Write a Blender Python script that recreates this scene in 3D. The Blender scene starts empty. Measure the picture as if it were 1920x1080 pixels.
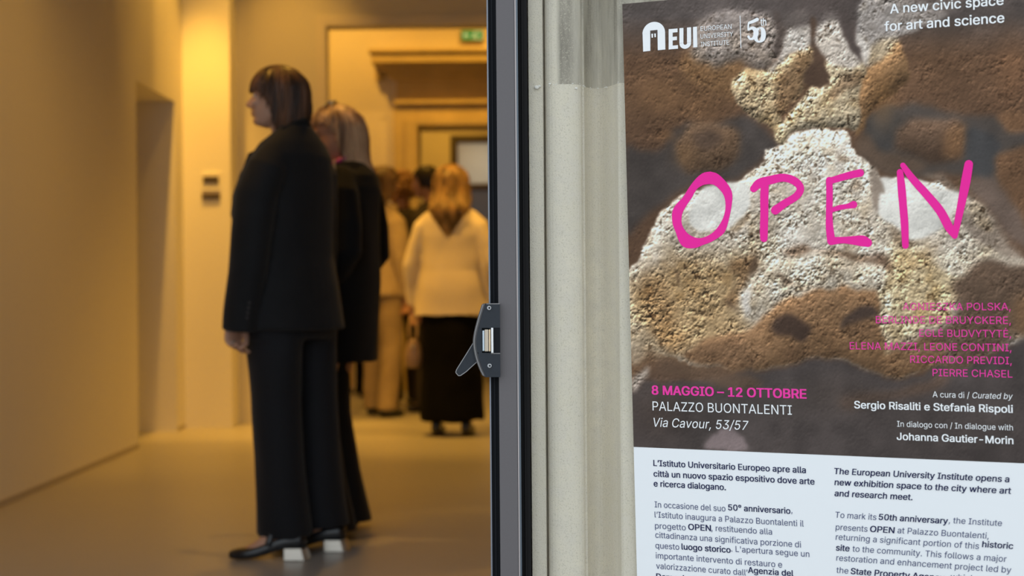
import bpy, bmesh, math, random
import numpy as np
from mathutils import Vector, Matrix

SC = bpy.context.scene
COL = SC.collection
PI = math.pi

# ------------------------------------------------------------------ camera, sky, lamps, exposure
F = 2667.0          # focal length in px of the 1920 px frame (50 mm on 36 mm)
ROLL = 0.008
EYE = 0.93          # eye height above the hall floor

cam_d = bpy.data.cameras.new('camera')
cam_d.lens = 50.0; cam_d.sensor_width = 36.0
cam_d.clip_start = 0.05; cam_d.clip_end = 200
cam_d.dof.use_dof = True; cam_d.dof.focus_distance = 2.42; cam_d.dof.aperture_fstop = 3.4
cam = bpy.data.objects.new('camera', cam_d); COL.objects.link(cam)
_r = Vector((1, 0, -ROLL)).normalized(); _u = Vector((ROLL, 0, 1)).normalized()
cam.matrix_world = Matrix(((_r.x, _u.x, 0, 0), (0, 0, -1, 0), (_r.z, _u.z, 0, EYE), (0, 0, 0, 1)))
SC.camera = cam

world = bpy.data.worlds.new('overcast_sky'); SC.world = world; world.use_nodes = True
_bg = world.node_tree.nodes['Background']
_bg.inputs[0].default_value = (0.83, 0.92, 1.0, 1); _bg.inputs[1].default_value = 1.5

def lamp(name, kind, loc, target, energy, color, **kw):
    d = bpy.data.lights.new(name, kind); d.energy = energy; d.color = color
    for k, v in kw.items(): setattr(d, k, v)
    o = bpy.data.objects.new(name, d); COL.objects.link(o); o.location = loc
    o.rotation_euler = (Vector(target) - Vector(loc)).to_track_quat('-Z', 'Y').to_euler()
    return o
WARM = (1.0, 0.51, 0.07)
def ceiling_or_fill_spot(loc, target, energy, deg, blend=.6, size=.03, color=WARM):
    lamp('ceiling_or_fill_spot_light', 'SPOT', loc, target, energy, color, spot_size=math.radians(deg), spot_blend=blend, shadow_soft_size=size)
# wall washers close to the left wall, lamps of the rooms behind, unseen spots added for brightness
ceiling_or_fill_spot((-2.10, 9.02, 4.10), (-2.14, 9.02, 0), 260, 62, .9)
ceiling_or_fill_spot((-2.08, 7.55, 4.10), (-2.27, 9.40, .9), 110, 34, .8)  # unseen spot added to light the doorway reveal
ceiling_or_fill_spot((-2.05, 4.95, 4.10), (-.78, 5.16, 1.52), 150, 22, .7)  # unseen spot added to warm and brighten the two nearest faces
ceiling_or_fill_spot((-2.00, 5.95, 4.10), (-2.12, 5.95, 0), 95, 60, .9)
ceiling_or_fill_spot((-2.09, 8.88, 4.10), (-2.08, 9.63, .9), 290, 36, .7)
ceiling_or_fill_spot((-1.45, 9.10, 4.10), (-1.58, 9.80, .6), 170, 60, .9)  # unseen spot added to brighten the end wall beside the pier
ceiling_or_fill_spot((0.90, 8.30, 4.10), (0.2, 8.9, 0), 270, 90, .8)  # unseen fill spot added to lift the hall overall
ceiling_or_fill_spot((-1.55, 7.80, 4.10), (-.45, 9.05, 1.0), 410, 52, .8)  # unseen spot added to brighten the ivory jacket from the left
ceiling_or_fill_spot((-0.40, 6.30, 4.10), (-1.0, 6.2, 0), 120, 96, .9)  # added fill over the near hall, source unseen
for _x in (-1.7, 0.3):
    ceiling_or_fill_spot((_x, 11.6, 4.2), (_x + .2, 12.9, 1.5), 290, 110, .8, .06)
ceiling_or_fill_spot((-0.9, 10.6, 4.2), (-.7, 10.4, 0), 260, 100, .8, .06)
ceiling_or_fill_spot((-0.6, 15.2, 3.6), (-1.2, 16.9, 1.4), 110, 100, .8, .06)
ceiling_or_fill_spot((-1.85, 16.65, 3.7), (-1.30, 17.0, 1.5), 60, 40, .2, .02)

SC.view_settings.view_transform = 'Standard'
SC.view_settings.look = 'None'
SC.view_settings.exposure = 0.0
SC.view_settings.gamma = 1.0
SC.view_settings.use_curve_mapping = False
SC.cycles.use_denoising = True
SC.cycles.max_bounces = 8
SC.cycles.diffuse_bounces = 5
SC.cycles.caustics_reflective = False
SC.cycles.caustics_refractive = False
SC.cycles.sample_clamp_indirect = 6.0

# ------------------------------------------------------------------ helpers
def ray(px, py):
    u = (px - 960) / F; v = (540 - py) / F
    return Vector((u + ROLL * v, 1.0, v - ROLL * u))
def at(px, py, Y):
    r = ray(px, py)
    return Vector((r.x * Y, Y, EYE + r.z * Y))
def to_px(P):
    a = P[0] / P[1]; b = (P[2] - EYE) / P[1]
    u = (a - ROLL * b) / (1 + ROLL * ROLL); v = (b + ROLL * a) / (1 + ROLL * ROLL)
    return 960 + F * u, 540 - F * v
def lin(c):
    return tuple(((x / 255) / 12.92 if x / 255 <= .04045 else ((x / 255 + .055) / 1.055) ** 2.4) for x in c)

def material(name, color, rough=.6, metal=0.0, spec=.5, noise=None, bump=None, sheen=0.0, sss=0.0, coat=0.0, coords='Object'):
    """procedural surface: colour (linear rgb) broken up by noise=(scale, amount[, stretch]) and bump=(scale, strength, distance)"""
    m = bpy.data.materials.new(name); m.use_nodes = True
    nt = m.node_tree; b = nt.nodes['Principled BSDF']
    b.inputs['Base Color'].default_value = (*color, 1); b.inputs['Roughness'].default_value = rough
    b.inputs['Metallic'].default_value = metal; b.inputs['Specular IOR Level'].default_value = spec
    if sheen: b.inputs['Sheen Weight'].default_value = sheen; b.inputs['Sheen Roughness'].default_value = .5
    if sss: b.inputs['Subsurface Weight'].default_value = sss; b.inputs['Subsurface Radius'].default_value = (.012, .005, .003)
    if coat: b.inputs['Coat Weight'].default_value = coat
    if noise or bump:
        tc = nt.nodes.new('ShaderNodeTexCoord')
    if noise:
        mp = nt.nodes.new('ShaderNodeMapping'); nt.links.new(tc.outputs[coords], mp.inputs[0])
        if len(noise) > 2: mp.inputs['Scale'].default_value = noise[2]
        n = nt.nodes.new('ShaderNodeTexNoise'); n.inputs['Scale'].default_value = noise[0]; n.inputs['Detail'].default_value = 6
        nt.links.new(mp.outputs[0], n.inputs['Vector'])
        mix = nt.nodes.new('ShaderNodeMix'); mix.data_type = 'RGBA'; a = noise[1]
        mix.inputs[6].default_value = (*[max(0, c * (1 - a)) for c in color], 1)
        mix.inputs[7].default_value = (*[c * (1 + a) for c in color], 1)
        nt.links.new(n.outputs['Fac'], mix.inputs[0]); nt.links.new(mix.outputs[2], b.inputs['Base Color'])
    if bump:
        n2 = nt.nodes.new('ShaderNodeTexNoise'); n2.inputs['Scale'].default_value = bump[0]; n2.inputs['Detail'].default_value = 5
        nt.links.new(tc.outputs[coords], n2.inputs['Vector'])
        bp = nt.nodes.new('ShaderNodeBump'); bp.inputs['Strength'].default_value = bump[1]; bp.inputs['Distance'].default_value = bump[2]
        nt.links.new(n2.outputs['Fac'], bp.inputs['Height']); nt.links.new(bp.outputs[0], b.inputs['Normal'])
    return m

def tag(o, label=None, cat=None, group=None, kind=None):
    if label: o['label'] = label
    if cat: o['category'] = cat
    if group: o['group'] = group
    if kind: o['kind'] = kind
    return o
def empty(name, loc=(0, 0, 0), rz=0.0):
    o = bpy.data.objects.new(name, None); COL.objects.link(o)
    o.location = loc; o.rotation_euler = (0, 0, rz); o.empty_display_size = .1
    return o
def obj(name, bm, mat, parent=None, smooth=False, bevel=0.0, recalc=True):
    me = bpy.data.meshes.new(name)
    if recalc: bmesh.ops.recalc_face_normals(bm, faces=bm.faces)
    bm.to_mesh(me); bm.free()
    if mat: me.materials.append(mat)
    o = bpy.data.objects.new(name, me); COL.objects.link(o)
    if parent: o.parent = parent
    if smooth:
        me.polygons.foreach_set('use_smooth', [True] * len(me.polygons))
    if bevel:
        md = o.modifiers.new('bevel', 'BEVEL'); md.width = bevel; md.segments = 2; md.limit_method = 'ANGLE'
    return o
def box(bm, x0, x1, y0, y1, z0, z1):
    v = [bm.verts.new((x, y, z)) for x in (x0, x1) for y in (y0, y1) for z in (z0, z1)]
    for f in ((0, 1, 3, 2), (4, 6, 7, 5), (0, 4, 5, 1), (2, 3, 7, 6), (0, 2, 6, 4), (1, 5, 7, 3)):
        bm.faces.new([v[i] for i in f])
def prism(bm, pts, axis, depth):
    """closed outline pts (3D) pushed along axis by depth"""
    d = Vector(axis) * depth
    a = [bm.verts.new(p) for p in pts]; b = [bm.verts.new(Vector(p) + d) for p in pts]
    bm.faces.new(a); bm.faces.new(b[::-1]); n = len(a)
    for i in range(n): bm.faces.new((a[i], a[(i + 1) % n], b[(i + 1) % n], b[i]))
def rings(bm, rr, cap=True):
    """rr: list of rings (each a list of Vectors, same count) bridged into a closed skin"""
    vs = [[bm.verts.new(p) for p in r] for r in rr]; n = len(vs[0])
    for a, b in zip(vs, vs[1:]):
        for i in range(n): bm.faces.new((a[i], a[(i + 1) % n], b[(i + 1) % n], b[i]))
    if cap:
        bm.faces.new(vs[0][::-1]); bm.faces.new(vs[-1])
def stack(bm, st, n=28, p=1.0, front=1.0):
    """horizontal elliptical rings: (z, cx, cy, rx, ry)"""
    rr = []
    for z, cx, cy, rx, ry in st:
        r = []
        for i in range(n):
            a = 2 * PI * i / n; c, s = math.cos(a), math.sin(a)
            r.append(Vector((cx + rx * math.copysign(abs(c) ** p, c), cy + ry * math.copysign(abs(s) ** p, s), z)))
        rr.append(r)
    rings(bm, rr)
def tube(bm, pts, rad, n=16, hint=(1, 0, 0), round_ends=(True, True)):
    """limb along pts; rad: number or (along hint, across)"""
    P = [Vector(p) for p in pts]; R = [(r, r) if not isinstance(r, (tuple, list)) else r for r in rad]
    h = Vector(hint); rr = []
    def ring(c, t, ra, rb):
        s = h - t * h.dot(t)
        if s.length < 1e-4: s = Vector((0, 1, 0)) - t * t.y
        s.normalize(); u = t.cross(s)
        return [c + s * (ra * math.cos(2 * PI * i / n)) + u * (rb * math.sin(2 * PI * i / n)) for i in range(n)]
    T = [(P[min(i + 1, len(P) - 1)] - P[max(i - 1, 0)]).normalized() for i in range(len(P))]
    if round_ends[0]:
        m = min(R[0])
        for q in (.98, .85, .5): rr.append(ring(P[0] - T[0] * m * q, T[0], R[0][0] * math.sqrt(1 - q * q) + 1e-4, R[0][1] * math.sqrt(1 - q * q) + 1e-4))
    for c, t, (ra, rb) in zip(P, T, R): rr.append(ring(c, t, ra, rb))
    if round_ends[1]:
        m = min(R[-1])
        for q in (.5, .85, .98): rr.append(ring(P[-1] + T[-1] * m * q, T[-1], R[-1][0] * math.sqrt(1 - q * q) + 1e-4, R[-1][1] * math.sqrt(1 - q * q) + 1e-4))
    rings(bm, rr)
def spline(pts, n=6):
    """Catmull-Rom through tuples of numbers, open"""
    p = np.array(pts, float); p = np.vstack([2 * p[0] - p[1], p, 2 * p[-1] - p[-2]]); o = []
    for i in range(1, len(p) - 2):
        a, b, c, d = p[i - 1:i + 3]
        for t in np.arange(n) / n:
            o.append(.5 * (2 * b + (c - a) * t + (2 * a - 5 * b + 4 * c - d) * t * t + (3 * b - a - 3 * c + d) * t ** 3))
    o.append(p[-2]); return [tuple(q) for q in o]
def ball(bm, c, r, seg=12, M=None):
    r = r if isinstance(r, (tuple, list)) else (r, r, r)
    mm = Matrix.Translation(c) @ (M.to_4x4() if M is not None else Matrix()) @ Matrix.Diagonal((*r, 1))
    bmesh.ops.create_uvsphere(bm, u_segments=seg, v_segments=max(6, seg * 2 // 3), radius=1, matrix=mm)
def melt(name, bm, voxel, mat, parent, smooth=3, post=None):
    """fuse the overlapping closed volumes in bm into one continuous skin"""
    o = obj(name, bm, mat, None, recalc=True)
    md = o.modifiers.new('fuse', 'REMESH'); md.mode = 'VOXEL'; md.voxel_size = voxel; md.use_smooth_shade = True
    if smooth:
        ms = o.modifiers.new('soften', 'SMOOTH'); ms.iterations = smooth; ms.factor = .5
    dg = bpy.context.evaluated_depsgraph_get(); dg.update()
    me = bpy.data.meshes.new_from_object(o.evaluated_get(dg))
    old = o.data; o.modifiers.clear(); o.data = me; bpy.data.meshes.remove(old); me.name = name
    if not me.materials: me.materials.append(mat)
    me.polygons.foreach_set('use_smooth', [True] * len(me.polygons))
    if post is not None:
        co = np.empty(len(me.vertices) * 3); me.vertices.foreach_get('co', co); co = co.reshape(-1, 3)
        no = np.empty(len(me.vertices) * 3); me.vertices.foreach_get('normal', no); no = no.reshape(-1, 3)
        co = co + no * post(co)[:, None]; me.vertices.foreach_set('co', co.ravel()); me.update()
    if parent: o.parent = parent
    return o
def paint_stone_face(step):
    """printed picture on the poster: returns linear-light rgb on a grid of image pixel positions and the grid axes"""
    X0, X1, Y0, Y1 = 1140.0, 1965.0, -60.0, 905.0  # extent in image pixels; the shapes below are traced in them
    xs = np.arange(X0, X1 + .01, step); ys = np.arange(Y0, Y1 + .01, step)
    GX, GY = np.meshgrid(xs, ys); H, W = GX.shape
    rng = np.random.default_rng(7)
    def A(*p): return [(1160 + x / 2.512, y / 2.512) for x, y in p]
    def B(*p): return [(1160 + x / 2.454, 430 + y / 2.454) for x, y in p]
    def Cc(*p): return [(1160 + x / 3.724, 280 + y / 3.724) for x, y in p]
    def D(*p): return [(1540 + x / 3.724, 280 + y / 3.724) for x, y in p]
    def smooth(p, n=6):
        p = np.array(p, float); q0, q2, q3 = np.roll(p, 1, 0), np.roll(p, -1, 0), np.roll(p, -2, 0); o = []
        for t in np.arange(n) / n:
            o.append(.5 * (2 * p + (q2 - q0) * t + (2 * q0 - 5 * p + 4 * q2 - q3) * t * t + (3 * p - q0 - 3 * q2 + q3) * t ** 3))
        return np.stack(o, 1).reshape(-1, 2)
    def blur(a, s):
        s = s / step
        if s < .3: return a
        r = int(3 * s) + 1; k = np.exp(-.5 * (np.arange(-r, r + 1) / s) ** 2); k /= k.sum()
        for ax in (0, 1):
            b = np.moveaxis(a, ax, 0); pad = np.concatenate([np.repeat(b[:1], r, 0), b, np.repeat(b[-1:], r, 0)], 0)
            o = np.zeros_like(b)
            for i, w in enumerate(k): o += w * pad[i:i + b.shape[0]]
            a = np.moveaxis(o, 0, ax)
        return a
    def noise(cell, seed):
        c = cell / step
        g = np.random.default_rng(seed).random((int(H / c) + 4, int(W / c) + 4))
        yy = np.arange(H) / c; xx = np.arange(W) / c
        yi = yy.astype(int); xi = xx.astype(int); fy = yy - yi; fx = xx - xi
        fy = (fy * fy * (3 - 2 * fy))[:, None]; fx = (fx * fx * (3 - 2 * fx))[None]
        g00 = g[np.ix_(yi, xi)]; g01 = g[np.ix_(yi, xi + 1)]; g10 = g[np.ix_(yi + 1, xi)]; g11 = g[np.ix_(yi + 1, xi + 1)]
        return (g00 * (1 - fx) + g01 * fx) * (1 - fy) + (g10 * (1 - fx) + g11 * fx) * fy - .5
    warp_x = noise(26, 1) * 9 + noise(9, 2) * 5 + noise(4, 21) * 3; warp_y = noise(26, 3) * 9 + noise(9, 4) * 5 + noise(4, 22) * 3
    def mask(pts, soft=2.0, warp=1.0, sm=True):
        p = smooth(pts) if sm else np.array(pts, float)
        QX = GX + warp_x * warp; QY = GY + warp_y * warp
        m = np.zeros((H, W), bool)
        a, b = p, np.roll(p, -1, 0)
        lo, hi = p.min(0) - 14, p.max(0) + 14
        r0 = max(0, int((lo[1] - Y0) / step)); r1 = min(H, int((hi[1] - Y0) / step) + 2)
        c0 = max(0, int((lo[0] - X0) / step)); c1 = min(W, int((hi[0] - X0) / step) + 2)
        if r1 <= r0 or c1 <= c0: return m.astype(float)
        sx, sy = QX[r0:r1, c0:c1], QY[r0:r1, c0:c1]; s = np.zeros(sx.shape, bool)
        for (x1, y1), (x2, y2) in zip(a, b):
            if y1 == y2: continue
            s ^= ((y1 > sy) != (y2 > sy)) & (sx < (x2 - x1) * (sy - y1) / (y2 - y1) + x1)
        m[r0:r1, c0:c1] = s
        return blur(m.astype(float), soft)
    img = np.zeros((H, W, 3)); rough = np.full((H, W), .18)
    def ramp(v, a, b): return np.clip((v - a) / (b - a), 0, 1)
    def lay(pts, col, soft=2.0, r=None, op=1.0, warp=1.0, emb=0.0, es=14):
        nonlocal img, rough
        m = mask(pts, soft, warp) * op
        img = img * (1 - m[..., None]) + np.array(col, float) * m[..., None]
        if emb:
            b = blur(m, es); gy_ = np.gradient(b, step, axis=0); gx_ = np.gradient(b, step, axis=1)
            img = img * (1 + np.clip((gy_ * .95 + gx_ * .35) * es * emb, -.5, .35) * m)[..., None]
        if r is not None: rough = rough * (1 - m) + r * m
    def glow(cx, cy, sx, sy, col, op):
        nonlocal img
        m = (op * np.exp(-((GX - cx) / sx) ** 2 - ((GY - cy) / sy) ** 2))[..., None]
        img = img * (1 - m) + np.array(col, float) * m
    # ground: dusky brown stone, greyer to the top and to the bottom
    t = ramp(GY, 30, 110)[..., None]; img = np.array([84, 76, 75.]) * (1 - t) + np.array([92, 68, 52.]) * t
    t = ramp(GY, 690, 800)[..., None]; img = img * (1 - t) + np.array([73, 65, 64.]) * t
    rough += .2 * ramp(GY, 60, 120) * (1 - ramp(GY, 280, 330))
    glow(1235, 175, 70, 55, (128, 92, 60), .55); glow(1320, 190, 60, 45, (126, 90, 58), .5); glow(1760, 130, 110, 60, (112, 82, 60), .6)
    glow(1900, 130, 40, 80, (120, 84, 58), .5); glow(1240, 255, 60, 30, (96, 70, 52), .5); glow(1550, 20, 90, 60, (80, 70, 68), .8)
    # eye hollows and eyes
    lay(A((30, 700), (150, 720), (250, 640), (300, 590), (420, 600), (540, 545), (620, 550), (730, 640), (760, 690), (690, 730), (600, 820), (500, 850), (400, 850), (290, 900), (150, 990), (30, 1100)), (70, 63, 61), 6, .08)
    lay(A((255, 650), (350, 590), (470, 575), (550, 610), (570, 690), (540, 770), (440, 805), (330, 800), (285, 730)), (102, 78, 59), 6, .4, 1, 1.2, .6, 18)
    lay(A((340, 640), (430, 610), (490, 640), (450, 690), (370, 690)), (78, 62, 53), 6, .1, .8)
    lay(A((220, 660), (260, 600), (300, 620), (270, 680), (280, 740), (230, 740)), (62, 56, 55), 5, .05, .8)
    glow(1283, 290, 22, 22, (122, 90, 60), .5); glow(1250, 255, 20, 12, (130, 92, 58), .4)
    lay(A((1160, 600), (1200, 540), (1300, 505), (1450, 490), (1600, 545), (1780, 540), (1930, 600), (1960, 800), (1780, 870), (1600, 820), (1380, 820), (1220, 790), (1140, 720)), (72, 65, 62), 6, .08)
    lay(A((1180, 560), (1260, 510), (1320, 530), (1300, 620), (1290, 700), (1220, 690), (1170, 640)), (62, 60, 61), 5, .05)
    lay(A((1110, 690), (1135, 640), (1180, 640), (1230, 700), (1330, 730), (1450, 770), (1350, 820), (1220, 790), (1150, 740)), (98, 78, 64), 6, .1, .8)
    lay(A((1320, 600), (1420, 560), (1540, 560), (1625, 590), (1640, 680), (1610, 750), (1500, 765), (1400, 740), (1310, 690)), (92, 71, 57), 6, .4, 1, 1.2, .7, 18)
    lay(A((1540, 640), (1600, 600), (1635, 630), (1632, 700), (1600, 745), (1540, 740)), (128, 92, 62), 7, .4, .75, 1.2)
    lay(A((1640, 620), (1700, 600), (1780, 640), (1790, 760), (1740, 840), (1650, 790), (1640, 700)), (60, 60, 63), 5, .05, .9)
    lay(A((1770, 540), (1860, 520), (1930, 550), (1930, 610), (1830, 610)), (116, 84, 60), 5, .3)
    lay(A((1770, 740), (1830, 720), (1960, 720), (1960, 1100), (1880, 1060), (1810, 930)), (110, 80, 58), 5, .3)
    lay(A((1640, 860), (1780, 850), (1850, 950), (1960, 1120), (1960, 1200), (1850, 1130), (1750, 1000)), (100, 84, 76), 6, .1)
    # brow: dusty caps over rough brown lumps
    lay(A((290, 300), (340, 240), (520, 270), (600, 320), (540, 400), (540, 480), (420, 420), (330, 380)), (136, 100, 66), 7, .5, .85)
    lay(A((330, 260), (360, 130), (430, 70), (520, 45), (640, 60), (745, 110), (765, 190), (735, 260), (700, 300), (640, 325), (590, 310), (560, 285), (520, 285), (450, 322), (430, 300), (355, 290)), (150, 138, 132), 6, .85, .9, 1.6, 1.2, 10)
    lay(A((380, 130), (470, 60), (640, 65), (730, 110), (600, 130), (460, 160)), (128, 118, 116), 8, .5, .8)
    lay(A((540, 380), (590, 335), (700, 315), (800, 260), (900, 215), (920, 290), (880, 370), (865, 420), (800, 500), (765, 560), (790, 610), (800, 645), (775, 672), (745, 650), (725, 600), (670, 575), (600, 530), (545, 470), (528, 420)), (184, 160, 126), 2, 1.15, 1, 1.2, 1.6, 12)
    lay(A((740, 370), (800, 290), (905, 235), (918, 300), (870, 395), (830, 470), (775, 540), (735, 470)), (132, 100, 70), 6, .7, .85, 1.3)
    lay(A((690, 330), (735, 285), (775, 205), (800, 140), (880, 122), (908, 150), (905, 200), (880, 232), (820, 250), (760, 290), (720, 330)), (196, 186, 180), 3, .6)
    lay(A((740, 60), (775, 110), (795, 140), (770, 200), (740, 265), (722, 225), (745, 150), (725, 70)), (84, 72, 68), 4, .2)
    lay(A((770, 100), (800, 60), (880, 60), (905, 110), (880, 125), (800, 135)), (105, 95, 92), 6, .3, .8)
    lay(A((905, 90), (935, 100), (940, 180), (985, 330), (993, 385), (960, 412), (880, 402), (868, 372), (910, 310), (925, 240), (908, 160)), (84, 64, 52), 3, .15)
    lay(A((985, 280), (1135, 280), (1175, 330), (1152, 380), (1135, 450), (1140, 560), (1115, 625), (1050, 602), (940, 600), (830, 620), (785, 668), (738, 650), (760, 590), (850, 480), (895, 412), (960, 408), (993, 380), (985, 330)), (196, 176, 146), 2, 1.15, 1, 1.2, 1.3, 12)
    lay(A((990, 440), (1060, 350), (1140, 330), (1130, 400), (1060, 430), (1010, 470)), (118, 90, 66), 4, .7, .7)
    lay(A((932, 185), (945, 128), (1010, 92), (1045, 130), (1060, 180), (1100, 240), (1135, 288), (1090, 312), (1000, 300), (985, 280), (950, 240)), (200, 190, 184), 3, .7)
    lay(A((940, 90), (1010, 60), (1050, 85), (1010, 100), (950, 125)), (110, 100, 98), 6, .3, .7)
    lay(A((1048, 90), (1075, 50), (1095, 130), (1132, 225), (1152, 288), (1122, 280), (1080, 215)), (78, 68, 66), 3.5, .15)
    lay(A((1180, 320), (1300, 195), (1362, 290), (1366, 360), (1310, 430), (1230, 485), (1180, 545), (1145, 620), (1110, 640), (1135, 560), (1132, 450), (1150, 370)), (138, 103, 70), 2.5, .6, 1, 1, 1.8, 14)
    lay(A((1118, 110), (1130, 30), (1180, -40), (1310, -40), (1500, 30), (1545, 80), (1400, 140), (1310, 185), (1265, 232), (1195, 308), (1150, 292), (1130, 220)), (160, 152, 150), 3, .75)
    lay(A((1180, 220), (1290, 175), (1310, 200), (1250, 260), (1195, 308), (1155, 290)), (190, 165, 130), 5, 1.0, .8)
    lay(A((1128, 165), (1150, 170), (1170, 230), (1175, 290), (1152, 292), (1132, 225)), (208, 200, 196), 3, .4, .9)
    lay(A((1290, -40), (1620, -40), (1600, 20), (1540, 70), (1400, 20)), (120, 108, 104), 9, .4, .8)
    glow(1655, 190, 26, 50, (150, 108, 66), .45)
    # muzzle: sunlit pale stone
    muzzle = [(1176, 520), (1184, 502), (1197, 479), (1222, 438), (1240, 395), (1281, 363), (1330, 352), (1383, 339), (1420, 312), (1442, 280), (1475, 266), (1490, 250), (1535, 241), (1578, 246), (1600, 275), (1620, 297), (1640, 320), (1655, 333), (1680, 334), (1725, 336), (1768, 346), (1814, 369), (1843, 387), (1862, 411), (1886, 454), (1920, 490), (1975, 505), (1975, 620), (1900, 650), (1840, 670), (1780, 712), (1748, 690), (1725, 703), (1690, 711), (1640, 700), (1600, 684), (1560, 672), (1510, 674), (1470, 688), (1425, 695), (1385, 694), (1340, 690), (1300, 685), (1262, 672), (1235, 660), (1205, 655), (1165, 640), (1165, 560)]
    lay(muzzle, (203, 192, 181), 1.6, .9, 1, 1, .9, 22)
    lay(D((700, 160), (860, 200), (1020, 300), (1150, 400), (1230, 500), (1330, 660), (1420, 790), (1300, 770), (1150, 680), (1000, 560), (960, 500), (1000, 400), (1040, 360)), (128, 112, 100), 4, .35, .85)
    lay(D((1000, 380), (1090, 370), (1160, 440), (1210, 560), (1150, 590), (1060, 500)), (168, 150, 128), 4, 1.0, .8)
    # warm, pitted cheek on the left
    lay([(1165, 590), (1200, 520), (1262, 490), (1330, 480), (1390, 490), (1412, 500), (1395, 545), (1390, 590), (1420, 620), (1400, 650), (1350, 668), (1300, 672), (1240, 655), (1190, 640)], (178, 149, 110), 16, 1.0)
    lay(B((100, 250), (170, 200), (230, 280), (260, 420), (330, 520), (230, 560), (150, 470)), (150, 112, 72), 12, 1.2, .6)
    lay(B((55, 420), (130, 450), (200, 570), (150, 600), (60, 560)), (190, 170, 145), 7, .9, .7)
    lay(B((560, 60), (640, 60), (760, 100), (640, 160), (520, 180), (430, 120)), (205, 186, 158), 9, .9, .6)
    lay(B((500, 150), (560, 130), (640, 118), (632, 180), (600, 220), (572, 262), (560, 330), (520, 350), (480, 320), (560, 230)), (138, 106, 74), 5, .9, .85)
    lay(B((615, 140), (640, 125), (630, 185), (590, 230), (595, 190)), (92, 72, 56), 3, .5, .9)
    lay(B((490, 320), (520, 330), (545, 370), (520, 360)), (88, 68, 54), 3, .3, .9)
    lay(B((248, 185), (262, 190), (285, 260), (275, 262)), (110, 84, 60), 2, .3, .9)
    lay(B((565, 300), (590, 240), (680, 150), (800, 108), (900, 100), (1100, 140), (1240, 188), (1262, 222), (1190, 272), (1000, 268), (850, 290), (740, 330), (640, 400), (575, 392)), (203, 189, 172), 5, 1.0, 1, 1.4, .6, 14)
    lay(B((565, 300), (590, 260), (610, 300), (600, 380), (575, 392)), (216, 212, 212), 4, .3, .8)
    lay(B((720, 205), (760, 215), (800, 250), (770, 250)), (96, 76, 60), 3, .4, .9)
    # folds under the letters
    lay(B((760, 95), (850, 70), (900, 95), (1050, 100), (1180, 130), (1255, 175), (1250, 195), (1180, 165), (1050, 140), (900, 105), (800, 125)), (112, 86, 66), 4, .9, .85)
    lay(B((1180, 110), (1240, 130), (1260, 190), (1230, 185), (1190, 150)), (86, 66, 54), 4, .6, .9)
    lay(B((1250, 60), (1330, 60), (1420, 90), (1500, 180), (1620, 220), (1560, 330), (1400, 330), (1260, 280), (1260, 180)), (196, 168, 124), 10, 1.2, .8)
    lay(D((480, 560), (600, 600), (680, 640), (620, 680), (520, 650)), (120, 96, 74), 4, .9, .7)
    lay(D((200, 250), (270, 220), (290, 250), (240, 290)), (140, 118, 98), 4, .8, .7)
    lay(D((110, 40), (170, 30), (200, 80), (140, 80)), (130, 106, 84), 3, .7, .7)
    # under the nose
    lay(B((740, 330), (850, 288), (1000, 263), (1150, 272), (1192, 292), (1205, 360), (1228, 480), (1250, 565), (1330, 560), (1500, 590), (1530, 640), (1450, 640), (1400, 668), (1300, 692), (1200, 668), (1100, 628), (1000, 594), (860, 600), (760, 634), (660, 650), (540, 655), (420, 620), (320, 600), (300, 570), (450, 490), (560, 480), (640, 430)), (128, 96, 68), 3.5, .55, 1, 1.2, .7, 16)
    lay(B((300, 570), (420, 520), (560, 500), (600, 560), (660, 620), (540, 655), (400, 620)), (112, 84, 62), 10, .4, .7)
    lay(B((1190, 292), (1300, 200), (1450, 180), (1600, 230), (1650, 262), (1600, 300), (1540, 345), (1500, 440), (1400, 475), (1330, 505), (1240, 560), (1224, 440), (1203, 350)), (190, 170, 136), 3.5, 1.25, 1, 1.8)
    lay(B((1210, 300), (1250, 280), (1255, 400), (1260, 520), (1238, 545), (1222, 440)), (210, 196, 172), 4, 1.0, .8)
    lay(B((1540, 260), (1600, 170), (1700, 130), (1865, 160), (1975, 170), (1975, 500), (1865, 490), (1760, 560), (1700, 590), (1640, 650), (1500, 680), (1440, 640), (1540, 590), (1400, 560), (1330, 530), (1480, 460), (1560, 340)), (94, 75, 62), 7, .45, 1, 1.8)
    lay(B((1250, 530), (1330, 515), (1420, 490), (1520, 560), (1440, 640), (1280, 620)), (114, 86, 62), 7, .6, .85)
    lay(B((1820, 330), (1975, 300), (1975, 480), (1840, 500)), (124, 92, 64), 10, .4, .8)
    lay(B((1450, 150), (1600, 90), (1700, 90), (1780, 120), (1865, 150), (1900, 175), (1750, 140), (1640, 150), (1560, 210)), (204, 194, 180), 5, .9, .85)
    lay(B((705, 440), (735, 398), (800, 385), (860, 420), (882, 452), (850, 522), (805, 512), (790, 490), (730, 480)), (70, 54, 46), 4, .25, 1, .8)
    lay(B((750, 560), (790, 535), (830, 560), (815, 605), (765, 605)), (98, 72, 52), 6, .3, .7)
    lay(B((1028, 440), (1060, 390), (1120, 352), (1180, 368), (1205, 400), (1160, 412), (1095, 428), (1040, 458)), (70, 56, 50), 3.5, .2, 1, .7)
    lay(B((1050, 450), (1110, 420), (1180, 420), (1190, 480), (1090, 500)), (108, 80, 58), 8, .4, .7)
    # mouth and chin
    lay(B((860, 604), (1000, 598), (1100, 633), (1200, 673), (1300, 697), (1400, 675), (1480, 640), (1520, 660), (1560, 650), (1640, 615), (1700, 600), (1975, 520), (1975, 1100), (40, 1100), (40, 760), (100, 690), (200, 700), (330, 700), (430, 690), (480, 680), (560, 662), (680, 655), (770, 640)), (71, 64, 64), 4, .08)
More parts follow.
